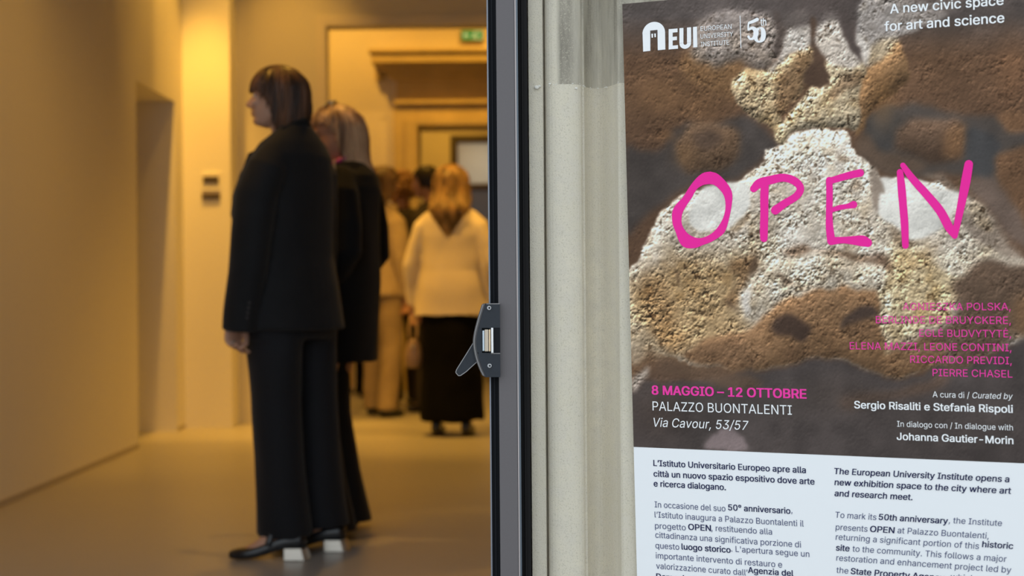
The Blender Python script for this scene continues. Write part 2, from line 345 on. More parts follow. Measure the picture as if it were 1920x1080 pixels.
    lay(B((215, 590), (260, 610), (400, 632), (540, 660), (660, 690), (620, 730), (480, 735), (330, 690), (180, 660)), (92, 72, 58), 6, .2, .8)
    lay(B((1010, 790), (1100, 755), (1300, 740), (1420, 690), (1530, 660), (1500, 720), (1400, 760), (1200, 790), (1060, 830)), (90, 70, 58), 7, .2, .8)
    lay(B((55, 570), (140, 560), (165, 620), (110, 690), (70, 750), (40, 740)), (120, 90, 66), 6, .6, .8)
    lay(B((65, 720), (90, 660), (150, 630), (140, 660), (100, 710), (75, 760)), (196, 186, 180), 4, .6, .9)
    lay(B((60, 520), (110, 540), (130, 580), (70, 620)), (190, 170, 146), 5, .9, .8)
    lay(B((395, 1010), (440, 945), (490, 908), (540, 920), (585, 1010)), (116, 103, 106), 3, .1)
    glow(1230, 770, 60, 60, (80, 66, 60), .5); glow(1560, 740, 80, 40, (76, 66, 62), .5)
    # smooth patches of pale filler
    lay(Cc((490, 420), (590, 270), (720, 235), (900, 235), (915, 360), (895, 450), (850, 535), (700, 555), (560, 570), (490, 500)), (212, 211, 209), 2.5, .12, .95, .5)
    lay(Cc((880, 460), (930, 440), (920, 490), (850, 550), (770, 570), (780, 550)), (150, 122, 92), 3, .7, .7)
    lay(D((420, 190), (530, 208), (690, 210), (800, 270), (960, 290), (985, 340), (900, 470), (850, 545), (680, 620), (620, 622), (560, 570), (400, 440), (395, 330)), (211, 210, 208), 2.5, .12, .95, .5)
    lay(D((340, 140), (380, 130), (445, 290), (412, 310), (398, 440), (360, 375), (345, 250)), (132, 117, 106), 2.5, .15, .95, .5)
    # pitted grain lit from above, as the print shows it
    h = noise(13, 31) * 1.2 + noise(6.5, 32) * 1.4 + noise(3.6, 33) * 1.1 + noise(2.2, 34) * .7
    h = np.where(h < -.25, -.25 + (h + .25) * 2.0, h)
    gy, gx = np.gradient(h, step)
    shade = np.clip(.72 * gy + .30 * gx, -1.0, 1.0) * 1.3
    patch = .45 + 1.15 * np.clip(noise(46, 41) + noise(19, 42) + .5, 0, 1)
    k = rough * patch
    pits = np.clip((noise(5.5, 61) + .8 * noise(3.0, 62) + .5 * noise(9, 63) - .30) * 4.5, 0, 1) * np.clip(k * 1.1 - .25, 0, 1)
    f = 1 + k * shade * .95 - .07 * rough
    f *= 1 + (noise(70, 51) * .20 + noise(24, 52) * .16) * (1 - .4 * np.clip(rough, 0, 1)) + noise(2, 53) * .07
    out = img * np.clip(f, .35, 1.42)[..., None]
    out = out * (1 - pits[..., None] * np.array([.48, .53, .58]))
    streak = np.clip(noise(90, 81) + noise(38, 82) * .9 + noise(16, 83) * .6, -.6, .6)[..., None] * np.clip(rough - .3, 0, .7)[..., None]
    out = out * (1 + streak * np.array([.22, .27, .34]))
    # hollows of the grain keep the ochre of the stone, the crests are dusty
    w = (np.clip(-shade, 0, 1) * np.clip(k, 0, 1))[..., None]
    out = out * (1 - w * np.array([0, .06, .15]))
    ochre = np.clip(noise(34, 71) + noise(15, 72) * .8 + .05, 0, 1)[..., None] * np.clip(rough - .5, 0, .6)[..., None]
    out = out * (1 - ochre * np.array([.08, .20, .42]))
    g = out.mean(-1, keepdims=True); out = out * .88 + g * .12
    out = np.clip(out, 22, 232) / 255
    return xs, ys, out
# ------------------------------------------------------------------ the setting
M_WALL = material('white_wall_paint', (.74, .71, .65), .75, noise=(1.2, .03), bump=(60, .08, .002))
M_CEIL = material('ceiling_paint', (.78, .75, .70), .8, noise=(1, .03))
M_OLDWALL = material('old_plaster', (.80, .72, .56), .85, noise=(1.4, .14), bump=(18, .15, .004))
M_FLOOR = material('grey_resin_floor', (.36, .335, .31), .36, spec=.45, noise=(.9, .10), bump=(5, .03, .004))
M_BROWNSTONE = material('brown_sandstone', (.62, .48, .22), .85, noise=(5, .25), bump=(40, .25, .004))
M_PAVE = material('grey_paving_stone', (.30, .29, .27), .8, noise=(4, .2), bump=(30, .3, .005))
M_FACADE = material('facade_plaster', (.52, .47, .38), .9, noise=(3, .12), bump=(50, .3, .003))

def solid(name, x0, x1, y0, y1, z0, z1, mat, label=None, bevel=0):
    bm = bmesh.new(); box(bm, x0, x1, y0, y1, z0, z1)
    o = obj(name, bm, mat, None, bevel=bevel); tag(o, label, kind='structure'); return o
WX = -2.22; FRONT = 3.6; PIER = 9.63; BACK = 9.86; CZ = 4.2
solid('floor', -4.4, 4.4, 2.50, 21.0, -.30, 0, M_FLOOR, 'grey resin floor running through the hall and the rooms behind')
solid('ceiling', -4.4, 4.4, 3.20, 21.0, CZ, CZ + .3, M_CEIL)
# left wall with its doorway: one mesh with an opening, thick enough to show the reveal
bm = bmesh.new()
DY0, DY1, DZ = 8.43, 9.40, 2.18
box(bm, -2.9, WX, FRONT, DY0, 0, CZ); box(bm, -2.9, WX, DY0, DY1, DZ, CZ); box(bm, -2.9, WX, DY1, BACK + .3, 0, CZ); box(bm, -3.0, -2.9, DY0 - .4, DY1 + .4, 0, CZ)
tag(obj('wall_left', bm, M_WALL), 'long pale wall on the left with a tall open doorway', kind='structure')
bm = bmesh.new(); box(bm, WX, WX + .004, FRONT, DY0, 0, .028); box(bm, WX, WX + .004, DY1, PIER, 0, .028)  # shade of the gap at the wall foot put in as dark strips
tag(obj('shadow_gap_strip', bm, material('shadow_gap_shade', (.42, .37, .30), .7)), 'thin strip darkened as the shadow gap along the left wall', kind='structure')
solid('wall_pier', WX, -1.90, PIER, BACK + .3, 0, CZ, M_WALL, 'bright pier beside the doorway carrying two dark panels')
# back wall of the hall with the wide opening
OX0, OX1, OZ = -1.285, 1.7, 2.765
bm = bmesh.new()
box(bm, -1.90, OX0, BACK, BACK + .12, 0, CZ); box(bm, OX0, OX1, BACK, BACK + .12, OZ, CZ); box(bm, OX1, 4.4, BACK, BACK + .12, 0, CZ)
tag(obj('wall_back', bm, material('end_wall_tone', (.56, .52, .45), .75, noise=(1.2, .03))), 'hall end wall with a wide opening into the next room', kind='structure')  # same wall finish in a darker tone for the end wall
bm = bmesh.new()
box(bm, OX0 - .055, OX0 + .012, BACK - .018, BACK + .138, 0, OZ + .055); box(bm, OX1 - .012, OX1 + .055, BACK - .018, BACK + .138, 0, OZ + .055)
box(bm, OX0 + .012, OX1 - .012, BACK - .018, BACK + .138, OZ - .012, OZ + .055)
tag(obj('trim_opening', bm, material('opening_lining', (.60, .54, .45), .6), bevel=.004), 'plain lining round the wide opening', kind='structure')
solid('wall_right', 3.0, 3.3, FRONT, 21.0, 0, CZ, M_WALL)
# second room: old plaster wall with a stone portal, then a third room with a window
B2 = 13.0
PX0, PX1, PZ = at(786, 540, B2).x, 1.5, at(800, 237, B2).z
bm = bmesh.new()
box(bm, -4.4, PX0, B2, B2 + .45, 0, CZ); box(bm, PX0, PX1, B2, B2 + .45, PZ, CZ); box(bm, PX1, 4.4, B2, B2 + .45, 0, CZ)
tag(obj('wall_second_room', bm, M_OLDWALL), 'warm plaster wall of the second room around the stone portal', kind='structure')
solid('wall_second_left', -3.4, -3.1, BACK + .3, B2, 0, CZ, M_OLDWALL)
solid('trim_plaster_edge', at(774, 60, B2).x, 3.0, B2 - .03, B2, at(774, 103, B2).z, CZ, M_OLDWALL, 'shallow plaster panel above the portal cornice')
portal = tag(empty('trim_portal', (0, B2, 0)), 'brown stone portal with a stepped cornice in the second room', kind='structure')
def pbox(bm, x0, z0, z1, dep): box(bm, x0, PX1 + (PX0 - x0), -dep, 0, z0, z1)
def zz(py): return at(800, py, B2).z
bm = bmesh.new(); jx = at(741, 540, B2).x
box(bm, jx, PX0, -.07, 0, 0, zz(190)); box(bm, PX1, PX1 + PX0 - jx, -.07, 0, 0, zz(190)); box(bm, PX0, PX1, -.07, 0, PZ, zz(196))
jx2 = at(755, 540, B2).x; box(bm, jx2 + .04, PX0, -.10, -.07, 0, zz(225)); box(bm, PX0, PX1, -.10, -.07, PZ, zz(222))
obj('architrave', bm, M_BROWNSTONE, portal, bevel=.008)
bm = bmesh.new(); pbox(bm, at(742, 0, B2).x, zz(190), zz(152), .05); obj('frieze', bm, M_BROWNSTONE, portal, bevel=.006)
bm = bmesh.new(); pbox(bm, at(738, 0, B2).x, zz(197), zz(190), .12); obj('fillet', bm, M_BROWNSTONE, portal, bevel=.004)
bm = bmesh.new()
for x, z0, z1, dp in ((734, 153, 146, .10), (727, 146, 137, .16), (716, 137, 128, .23), (702, 128, 110, .34), (697, 110, 103, .37)):
    pbox(bm, at(x, 0, B2).x, zz(z0), zz(z1), dp)
obj('cornice', bm, M_BROWNSTONE, portal, bevel=.008)
bm = bmesh.new(); box(bm, at(704, 0, B2).x, at(716, 0, B2).x, -.12, 0, zz(152), zz(130)); obj('corbel', bm, M_BROWNSTONE, portal, bevel=.008)

B3 = 17.0
wx0, wx1 = at(842, 0, B3).x, at(842, 0, B3).x + 1.5
wz1, wz0 = at(842, 254, B3).z, at(842, 520, B3).z
bm = bmesh.new()
box(bm, -4.4, wx0, B3, B3 + .5, 0, CZ); box(bm, wx0, wx1, B3, B3 + .5, wz1, CZ); box(bm, wx0, wx1, B3, B3 + .5, 0, wz0); box(bm, wx1, 4.4, B3, B3 + .5, 0, CZ)
tag(obj('wall_third_room', bm, M_OLDWALL), 'far pale wall around the window', kind='structure')
solid('wall_third_left', -3.4, -3.1, B2 + .45, B3, 0, CZ, M_OLDWALL)
win = tag(empty('window_1', (wx0, B3, wz0)), 'dark framed window with pale upper pane seen through the portal', kind='structure')
W_, H_ = wx1 - wx0, wz1 - wz0; tz = at(842, 348, B3).z - wz0
M_WFRAME = material('dark_window_wood', (.06, .04, .025), .5)
bm = bmesh.new(); fw = .085
box(bm, 0, fw, .02, .12, 0, H_); box(bm, W_ - fw, W_, .02, .12, 0, H_); box(bm, fw, W_ - fw, .02, .12, H_ - fw, H_); box(bm, fw, W_ - fw, .02, .12, 0, fw)
obj('window_frame', bm, M_WFRAME, win, bevel=.006)
bm = bmesh.new(); box(bm, fw, W_ - fw, .03, .11, tz - .045, tz + .02); obj('transom', bm, M_WFRAME, win, bevel=.005)
def frosted(name, c):
    m = bpy.data.materials.new(name); m.use_nodes = True; nt = m.node_tree; nt.nodes.clear()
    o = nt.nodes.new('ShaderNodeOutputMaterial'); mx = nt.nodes.new('ShaderNodeMixShader'); t = nt.nodes.new('ShaderNodeBsdfTranslucent'); d = nt.nodes.new('ShaderNodeBsdfDiffuse')
    tc = nt.nodes.new('ShaderNodeTexCoord'); n = nt.nodes.new('ShaderNodeTexNoise'); n.inputs['Scale'].default_value = 4; cr = nt.nodes.new('ShaderNodeMix'); cr.data_type = 'RGBA'
    cr.inputs[6].default_value = (*[x * .86 for x in c], 1); cr.inputs[7].default_value = (*[min(1, x * 1.1) for x in c], 1)
    nt.links.new(tc.outputs['Object'], n.inputs[0]); nt.links.new(n.outputs[0], cr.inputs[0])
    nt.links.new(cr.outputs[2], t.inputs[0]); nt.links.new(cr.outputs[2], d.inputs[0]); mx.inputs[0].default_value = .3
    nt.links.new(t.outputs[0], mx.inputs[1]); nt.links.new(d.outputs[0], mx.inputs[2]); nt.links.new(mx.outputs[0], o.inputs[0]); return m
bm = bmesh.new(); box(bm, fw, W_ - fw, .06, .075, tz + .02, H_ - fw); tag(obj('upper_pane', bm, frosted('frosted_pane', (.84, .81, .72)), win), 'pale frosted pane')
bm = bmesh.new(); box(bm, fw, W_ - fw, .06, .075, fw, tz - .045); tag(obj('lower_pane', bm, frosted('grey_tint_pane', (.30, .30, .32)), win), 'grey pane')  # darker grey tint than the upper pane

# pavement outside, facade around the entrance
solid('ground_pavement', -9, 9, -7, 2.50, -.45, -.15, M_PAVE, 'stone pavement in front of the entrance')
JX = 0.0308
bm = bmesh.new()
box(bm, -6, -1.75, 2.50, FRONT, -.3, 5.2); box(bm, -1.75, JX, 2.50, FRONT, 3.3, 5.2); box(bm, JX, 6, 2.50, FRONT, -.3, 5.2)
tag(obj('wall_front', bm, M_FACADE), 'street front around the entrance', kind='structure')
# moulded stone jamb right of the entrance
M_STONE = bpy.data.materials.new('pietra_serena_jamb'); M_STONE.use_nodes = True
def stone_nodes(m, dirt):
    nt = m.node_tree; b = nt.nodes['Principled BSDF']; b.inputs['Roughness'].default_value = .85; b.inputs['Specular IOR Level'].default_value = .25
    tc = nt.nodes.new('ShaderNodeTexCoord')
    def noi(s, det, sc=(1, 1, 1)):
        mp = nt.nodes.new('ShaderNodeMapping'); mp.inputs['Scale'].default_value = sc; nt.links.new(tc.outputs['Object'], mp.inputs[0])
        n = nt.nodes.new('ShaderNodeTexNoise'); n.inputs['Scale'].default_value = s; n.inputs['Detail'].default_value = det; n.inputs['Roughness'].default_value = .65; nt.links.new(mp.outputs[0], n.inputs['Vector']); return n
    def mix(f, a, c, bl='MIX'):
        x = nt.nodes.new('ShaderNodeMix'); x.data_type = 'RGBA'; x.blend_type = bl
        for i, s in ((0, f), (6, a), (7, c)):
            if isinstance(s, (int, float, tuple)): x.inputs[i].default_value = s if not isinstance(s, tuple) else (*s, 1)
            else: nt.links.new(s, x.inputs[i])
        return x.outputs[2]
    def ramp(s, a, b_):
        r = nt.nodes.new('ShaderNodeMapRange'); r.inputs[1].default_value = a; r.inputs[2].default_value = b_; nt.links.new(s, r.inputs[0]); return r.outputs[0]
    big = noi(5, 4, (1, 1, .35)); fine = noi(420, 3); mid = noi(34, 5)
    c = mix(ramp(big.outputs[0], .35, .65), (.61, .555, .435), (.71, .645, .515))
    c = mix(ramp(mid.outputs[0], .38, .62), c, (.645, .59, .485))
    if dirt:
        st = noi(7, 5, (2.2, 2.2, .30)); sx = nt.nodes.new('ShaderNodeSeparateXYZ'); nt.links.new(tc.outputs['Object'], sx.inputs[0]); gx_ = ramp(sx.outputs[0], (1044 - 960) / F * 2.456, (1053 - 960) / F * 2.456)
        mm = nt.nodes.new('ShaderNodeMath'); mm.operation = 'MULTIPLY'; nt.links.new(gx_, mm.inputs[0]); nt.links.new(ramp(st.outputs[0], .74, .38), mm.inputs[1])
        c = mix(mm.outputs[0], c, (.25, .225, .18))
    c = mix(ramp(fine.outputs[0], .30, .46), (.50, .45, .35), c)
    nt.links.new(c, b.inputs['Base Color'])
    bp = nt.nodes.new('ShaderNodeBump'); bp.inputs['Strength'].default_value = .35; bp.inputs['Distance'].default_value = .0025; nt.links.new(fine.outputs[0], bp.inputs['Height']); nt.links.new(bp.outputs[0], b.inputs['Normal'])
stone_nodes(M_STONE, False)
M_STONE_D = bpy.data.materials.new('weathered_jamb_stone'); M_STONE_D.use_nodes = True; stone_nodes(M_STONE_D, True)
YJ = 2.456
def jx(px): return (px - 960) / F * YJ
prof = [(jx(993), YJ), (jx(994), YJ - .012), (jx(1020.5), YJ - .014), (jx(1021.5), YJ - .012), (jx(1021.8), YJ + .004), (jx(1023.6), YJ + .004)]
for i in range(15):                                   # bead
    a = PI * (1 - i / 14); prof.append((jx(1059) + (jx(1093) - jx(1059)) * math.cos(a), YJ - .010 - .024 * math.sin(a) ** .8))
prof += [(jx(1095), YJ - .010), (jx(1097.5), YJ - .010), (jx(1098.5), YJ - .004)]
for i in range(13):                                   # hollow
    a = i / 12; prof.append((jx(1098.5) + (jx(1158) - jx(1098.5)) * a, YJ - .004 + .040 * math.sin(PI * a) ** .75 - .035 * a))
prof += [(jx(1160), YJ - .041), (jx(1162), YJ - .0425), (jx(1205), YJ - .042), (jx(1205) + .02, YJ - .02), (jx(1205) + .02, YJ + .1), (jx(993), YJ + .1)]
def jamb(name, z0, z1, m, par):
    bm = bmesh.new(); prism(bm, [Vector((x, y, z0)) for x, y in prof], (0, 0, 1), z1 - z0)
    o = obj(name, bm, m, par); return o
jr = tag(empty('trim_stone_jamb', (0, 0, 0)), 'moulded grey stone jamb between the open glass door and the poster', kind='structure')
zj = at(1060, 163, YJ).z
jamb('lower_block', -.15, zj, M_STONE, jr); tag(jamb('upper_block', zj, 3.6, M_STONE_D, jr), 'weathered darker block')
# crumbs of white mortar in the joint
bm = bmesh.new(); rnd = random.Random(3)
for i in range(26):
    k = rnd.randrange(2, len(prof) - 6); x, y = prof[k]; x2, y2 = prof[k + 1]; t = rnd.random()
    r = rnd.uniform(.0004, .0012); ball(bm, (x + (x2 - x) * t, y + (y2 - y) * t - r * .1, zj + rnd.uniform(-.002, .002)), (r * 2.2, r, r), 6)
for px, py, r in ((1009, 166, .0034), (1014, 164, .0022), (1033, 162, .0016), (1041, 163, .0014), (1082, 170, .002)):
    ball(bm, (jx(px), YJ - .016 if px < 1030 else YJ - .03, at(px, py, YJ).z), (r * 1.3, r * .6, r), 8)
obj('mortar_joint', bm, material('white_lime_mortar', (.72, .69, .62), .9), jr)
# lintel side of the jamb is out of frame

# ------------------------------------------------------------------ glass door leaf, standing open towards the street
DYF = 2.40
def dx(px): return (px - 960) / F * DYF
def dz(py): return EYE + (540 - py) / F * DYF
door = tag(empty('door_1', (0, DYF, 0)), 'open metal framed glass door seen on its edge', kind='structure')
M_STILE = material('anthracite_powder_coat', (.135, .122, .124), .5, spec=.3, noise=(300, .06), bump=(900, .06, .0004))
M_EDGE = material('light_alu_edge', (.34, .30, .30), .35, metal=.3)
M_RUB = material('black_rubber_gasket', (.008, .009, .012), .65, spec=.15)
M_BLK = material('black_door_profile', (.010, .009, .009), .6, spec=.15)
ZT = 2.75; DEP = 3.16 - DYF
bm = bmesh.new(); box(bm, dx(934), dx(968.5), 0, .07, -.12, ZT); obj('lock_stile', bm, M_STILE, door, bevel=.0009)
bm = bmesh.new(); box(bm, dx(968.7), dx(971.2), -.001, .05, -.12, ZT); tag(obj('edge_strip', bm, material('stile_highlight_tone', (.42, .37, .36), .35), door), 'pale strip painted as the highlight on the stile edge')  # highlight along the stile edge put in as a paler strip
bm = bmesh.new(); box(bm, dx(971.2), dx(974.5), .002, .05, -.12, ZT); tag(obj('edge_strip', bm, material('blue_grey_edge', (.12, .15, .18), .3), door), 'blue grey edge')
bm = bmesh.new(); box(bm, dx(974.5), dx(992.4), .022, .07, -.12, ZT); box(bm, dx(981), dx(984), .016, .03, -.12, ZT); obj('outer_profile', bm, M_BLK, door, bevel=.001)
bm = bmesh.new(); box(bm, dx(919), dx(934), .012, .07, -.12, ZT); box(bm, dx(924.5), dx(927), .008, .02, -.12, ZT); obj('gasket', bm, M_RUB, door)
bm = bmesh.new(); box(bm, dx(916.2), dx(919), .006, .07, -.12, ZT); tag(obj('edge_strip', bm, material('grey_fin', (.20, .21, .24), .35), door), 'thin grey fin')
bm = bmesh.new(); box(bm, dx(925), dx(974), DEP - .06, DEP, -.12, ZT); box(bm, dx(925), dx(974), .07, DEP - .06, -.12, .05); box(bm, dx(925), dx(974), .07, DEP - .06, ZT - .09, ZT)
obj('frame_rail', bm, M_STILE, door, bevel=.001)
M_GLASS = bpy.data.materials.new('clear_glass'); M_GLASS.use_nodes = True
_b = M_GLASS.node_tree.nodes['Principled BSDF']; _b.inputs['Transmission Weight'].default_value = 1; _b.inputs['Roughness'].default_value = .02; _b.inputs['IOR'].default_value = 1.45; _b.inputs['Base Color'].default_value = (.93, .97, .96, 1)
bm = bmesh.new(); box(bm, dx(946), dx(956), .07, DEP - .06, .05, ZT - .09); obj('glass_pane', bm, M_GLASS, door)
# panic latch on the stile
lock = empty('latch_case', (0, -.012, 0)); lock.parent = door
M_LOCK = material('blue_black_plastic', (.020, .024, .031), .45, spec=.3, noise=(120, .2), bump=(400, .08, .0005))
M_RIM = material('grey_case_rim', (.085, .08, .082), .34)
def lp(pts, y=0.0): return [Vector((dx(x), y, dz(y_))) for x, y_ in pts]
arc = spline([(903, 570.5), (894, 600), (887.5, 626), (886, 645), (890, 669), (897, 690), (903, 703)], 5)
face = [(x + 6.5, y + (1.5 if y < 640 else -1)) for x, y in arc] + [(908, 706), (937, 706), (937, 568.5), (912, 568.5)]
bm = bmesh.new()
hole = [(903, 616), (926, 613), (937, 613), (937, 661), (924, 661), (903, 658)]
ftop = [(x, y) for x, y in face if y <= 613]; 
up = [(x + 6.5, y + 1.5) for x, y in arc if y <= 614]; lo = [(x + 6.5, y - 1) for x, y in arc if y >= 661]; mid_ = [(x + 6.5, y) for x, y in arc if 614 < y < 661]
prism(bm, lp(up + [(897.6, 614), (937, 614), (937, 568.5), (912, 568.5)]), (0, 1, 0), .05)
prism(bm, lp([(896.4, 660.5)] + lo + [(908, 706), (937, 706), (937, 660.5)]), (0, 1, 0), .05)
prism(bm, lp([(897.6, 614)] + mid_ + [(896.4, 660.5), (903, 660.5), (903, 614)]), (0, 1, 0), .05)
prism(bm, lp([(903, 614), (903, 660.5), (937, 660.5), (937, 614)], .02), (0, 1, 0), .03)
obj('case_body', bm, M_LOCK, lock)
bm = bmesh.new(); prism(bm, lp(arc + [(908, 706)] + [(910, 704)] + [(x + 7, y) for x, y in arc[::-1]] + [(912, 568.5), (906, 569)], .004), (0, 1, 0), .05)
tag(obj('case_rim', bm, M_RIM, lock, bevel=.0008), 'grey rim')
bm = bmesh.new()
def thin(bm, pts, w, y=-.0006):
    for (xa, ya), (xb, yb) in zip(pts, pts[1:]):
        d = Vector((xb - xa, yb - ya)).normalized(); nn = Vector((-d.y, d.x)) * w / 2
        prism(bm, lp([(xa + nn.x, ya + nn.y), (xb + nn.x, yb + nn.y), (xb - nn.x, yb - nn.y), (xa - nn.x, ya - nn.y)], y), (0, 1, 0), .003)
thin(bm, [(x + 2.6, y) for x, y in arc], 1.2, .003); thin(bm, [(912, 569.2), (937, 569.2)], 1.2); thin(bm, [(920, 662), (937, 662)], 1.0)  # highlight on the case edges drawn as pale strips
tag(obj('edge_highlight', bm, material('edge_highlight_tone', (.32, .30, .29), .35, metal=.3), lock), 'pale painted highlight on the case edges')
for cy in (576.8, 684.6):
    bm = bmesh.new(); c = Vector((dx(917), -.0012, dz(cy)))
    bmesh.ops.create_cone(bm, cap_ends=True, segments=20, radius1=.0036, radius2=.0036, depth=.003, matrix=Matrix.Translation(c) @ Matrix.Rotation(PI / 2, 4, 'X'))
    s = obj('screw', bm, material('zinc_screw', (.42, .42, .42), .35, metal=.7), lock, bevel=.0004)
    bm = bmesh.new(); bmesh.ops.create_cone(bm, cap_ends=True, segments=6, radius1=.0017, radius2=.0017, depth=.002, matrix=Matrix.Translation(c + Vector((.0004, -.0012, 0))) @ Matrix.Rotation(PI / 2, 4, 'X'))
    obj('hex_socket', bm, M_RUB, s)
for x0, x1, y0, y1, col, met in ((903.6, 908, 619, 657.5, (.62, .72, .80), .6), (908.2, 915.4, 617, 658, (.50, .42, .33), .75), (916.2, 919.2, 617, 658, (.80, .60, .38), .7), (920.2, 924.6, 613.8, 661, (.78, .77, .76), .8)):
    bm = bmesh.new(); box(bm, dx(x0), dx(x1), -.004 if x0 > 908 else .002, .018, dz(y1), dz(y0)); obj('latch_bolt', bm, material('latch_steel', col, .3, metal=met), lock, bevel=.0008)
bm = bmesh.new(); prism(bm, lp([(925, 613.5), (937, 613.5), (937, 661), (925, 661)], .001), (0, 1, 0), .01); obj('strike_recess', bm, M_RUB, lock)
bm = bmesh.new()
lev = [(886, 643), (876, 659), (862, 681), (855, 692), (853.2, 697.5), (858, 703.5), (862, 703.5), (873, 696), (884, 686), (893, 678), (893, 640)]
prism(bm, lp(lev, .012), (0, 1, 0), .03); lv = obj('lever', bm, M_LOCK, lock, bevel=.001)
bm = bmesh.new(); thin(bm, lev[:10], 1.5, .0115); tag(obj('lever_edge', bm, material('lever_edge_grey', (.26, .25, .25), .4), lv), 'grey edge')
# ------------------------------------------------------------------ things on the walls
M_DARKP = material('dark_panel_plastic', (.06, .045, .03), .4)
pan = tag(empty('control_panel', (at(396, 337, PIER).x, PIER, at(396, 337, PIER).z)), 'upper dark control panel on a white plate on the bright pier', 'wall panel', 'panels on the bright pier')
bm = bmesh.new(); box(bm, -.062, .062, -.008, 0, -.075, .05); obj('wall_plate', bm, M_WALL, pan, bevel=.002)
bm = bmesh.new(); box(bm, -.052, .052, -.016, -.008, -.022, .022); obj('display', bm, M_DARKP, pan, bevel=.002)
pan = tag(empty('switch_plate', (at(396, 368, PIER).x, PIER, at(396, 368, PIER).z)), 'lower narrow dark switch plate on the bright pier', 'light switch', 'panels on the bright pier')
bm = bmesh.new(); box(bm, -.062, .062, -.010, 0, -.019, .019); obj('switch_frame', bm, material('bronze_plate', (.16, .11, .06), .45), pan, bevel=.002)
for i in range(3):
    bm = bmesh.new(); box(bm, -.056 + i * .038, -.020 + i * .038, -.015, -.010, -.013, .013); obj('rocker', bm, M_DARKP, pan, bevel=.001)
ex = tag(empty('exit_sign', (at(886, 69, B2).x, B2 - .03, at(886, 69, B2).z)), 'small green emergency exit sign on the wall above the portal cornice', 'exit sign')
bm = bmesh.new(); box(bm, -.105, .105, -.05, 0, -.052, .052); obj('housing', bm, material('sign_housing', (.30, .26, .18), .5), ex, bevel=.004)
def glowing(name, c, e):
    m = material(name, c, .5); b = m.node_tree.nodes['Principled BSDF']; b.inputs['Emission Color'].default_value = (*c, 1); b.inputs['Emission Strength'].default_value = e; return m
bm = bmesh.new(); box(bm, -.098, .098, -.054, -.05, -.045, .045); obj('sign_face', bm, glowing('lit_green_sign', (.01, .20, .045), .55), ex)
bm = bmesh.new()
def flat(pts): prism(bm, [Vector((x, -.056, z)) for x, z in pts], (0, 1, 0), .002)
flat([(-.085, 0), (-.06, .022), (-.06, .008), (-.03, .008), (-.03, -.008), (-.06, -.008), (-.06, -.022)])      # arrow
flat([(.04, -.04), (.085, -.04), (.085, .04), (.04, .04), (.04, .034), (.078, .034), (.078, -.034), (.04, -.034)])  # doorway
ball(bm, (.028, -.055, .026), (.008, .001, .008), 8)
flat([(.012, .016), (.036, .014), (.030, -.008), (.046, -.036), (.038, -.038), (.020, -.012), (.0, -.034), (-.006, -.03), (.012, -.004)])
tag(obj('pictogram', bm, glowing('lit_white_pictogram', (.55, .75, .55), .35), ex), 'white running figure and arrow')
# ------------------------------------------------------------------ people
def skin(name, c): return material(name, c, .5, spec=.35, sss=.12, noise=(30, .08))
SKIN_A = skin('fair_skin', (.56, .32, .22)); SKIN_B = skin('tanned_skin', (.52, .27, .17)); SKIN_C = skin('warm_skin', (.50, .27, .17))
M_BLACKSUIT = material('black_wool', (.0085, .0088, .0105), .8, spec=.25, noise=(14, .35), bump=(500, .25, .0006), sheen=.10)
M_BLACKTROUSER = material('black_crepe', (.0080, .0085, .0115), .75, spec=.25, noise=(10, .3, (1, 1, .15)), bump=(600, .2, .0005), sheen=.10)
M_COAT = material('black_coat_cloth', (.006, .006, .007), .85, spec=.2, bump=(400, .25, .0006), sheen=.06)
M_EYE = material('eye_white', (.7, .66, .6), .25); M_LEATHER = material('black_leather', (.012, .013, .016), .22, spec=.6)
M_SILVER = material('silver_heel', (.56, .51, .44), .3, metal=.8)

def hair_mat(name, dark, light, scale=26):
    m = bpy.data.materials.new(name); m.use_nodes = True; nt = m.node_tree; b = nt.nodes['Principled BSDF']
    tc = nt.nodes.new('ShaderNodeTexCoord'); mp = nt.nodes.new('ShaderNodeMapping'); mp.inputs['Scale'].default_value = (1, 1, .10)
    n = nt.nodes.new('ShaderNodeTexNoise'); n.inputs['Scale'].default_value = scale; n.inputs['Detail'].default_value = 4; n.inputs['Roughness'].default_value = .6
    r = nt.nodes.new('ShaderNodeMapRange'); r.inputs[1].default_value = .34; r.inputs[2].default_value = .68
    mx = nt.nodes.new('ShaderNodeMix'); mx.data_type = 'RGBA'; mx.inputs[6].default_value = (*dark, 1); mx.inputs[7].default_value = (*light, 1)
    L = nt.links.new; L(tc.outputs['Object'], mp.inputs[0]); L(mp.outputs[0], n.inputs['Vector']); L(n.outputs[0], r.inputs[0]); L(r.outputs[0], mx.inputs[0]); L(mx.outputs[2], b.inputs['Base Color'])
    b.inputs['Roughness'].default_value = .42; b.inputs['Specular IOR Level'].default_value = .45
    return m

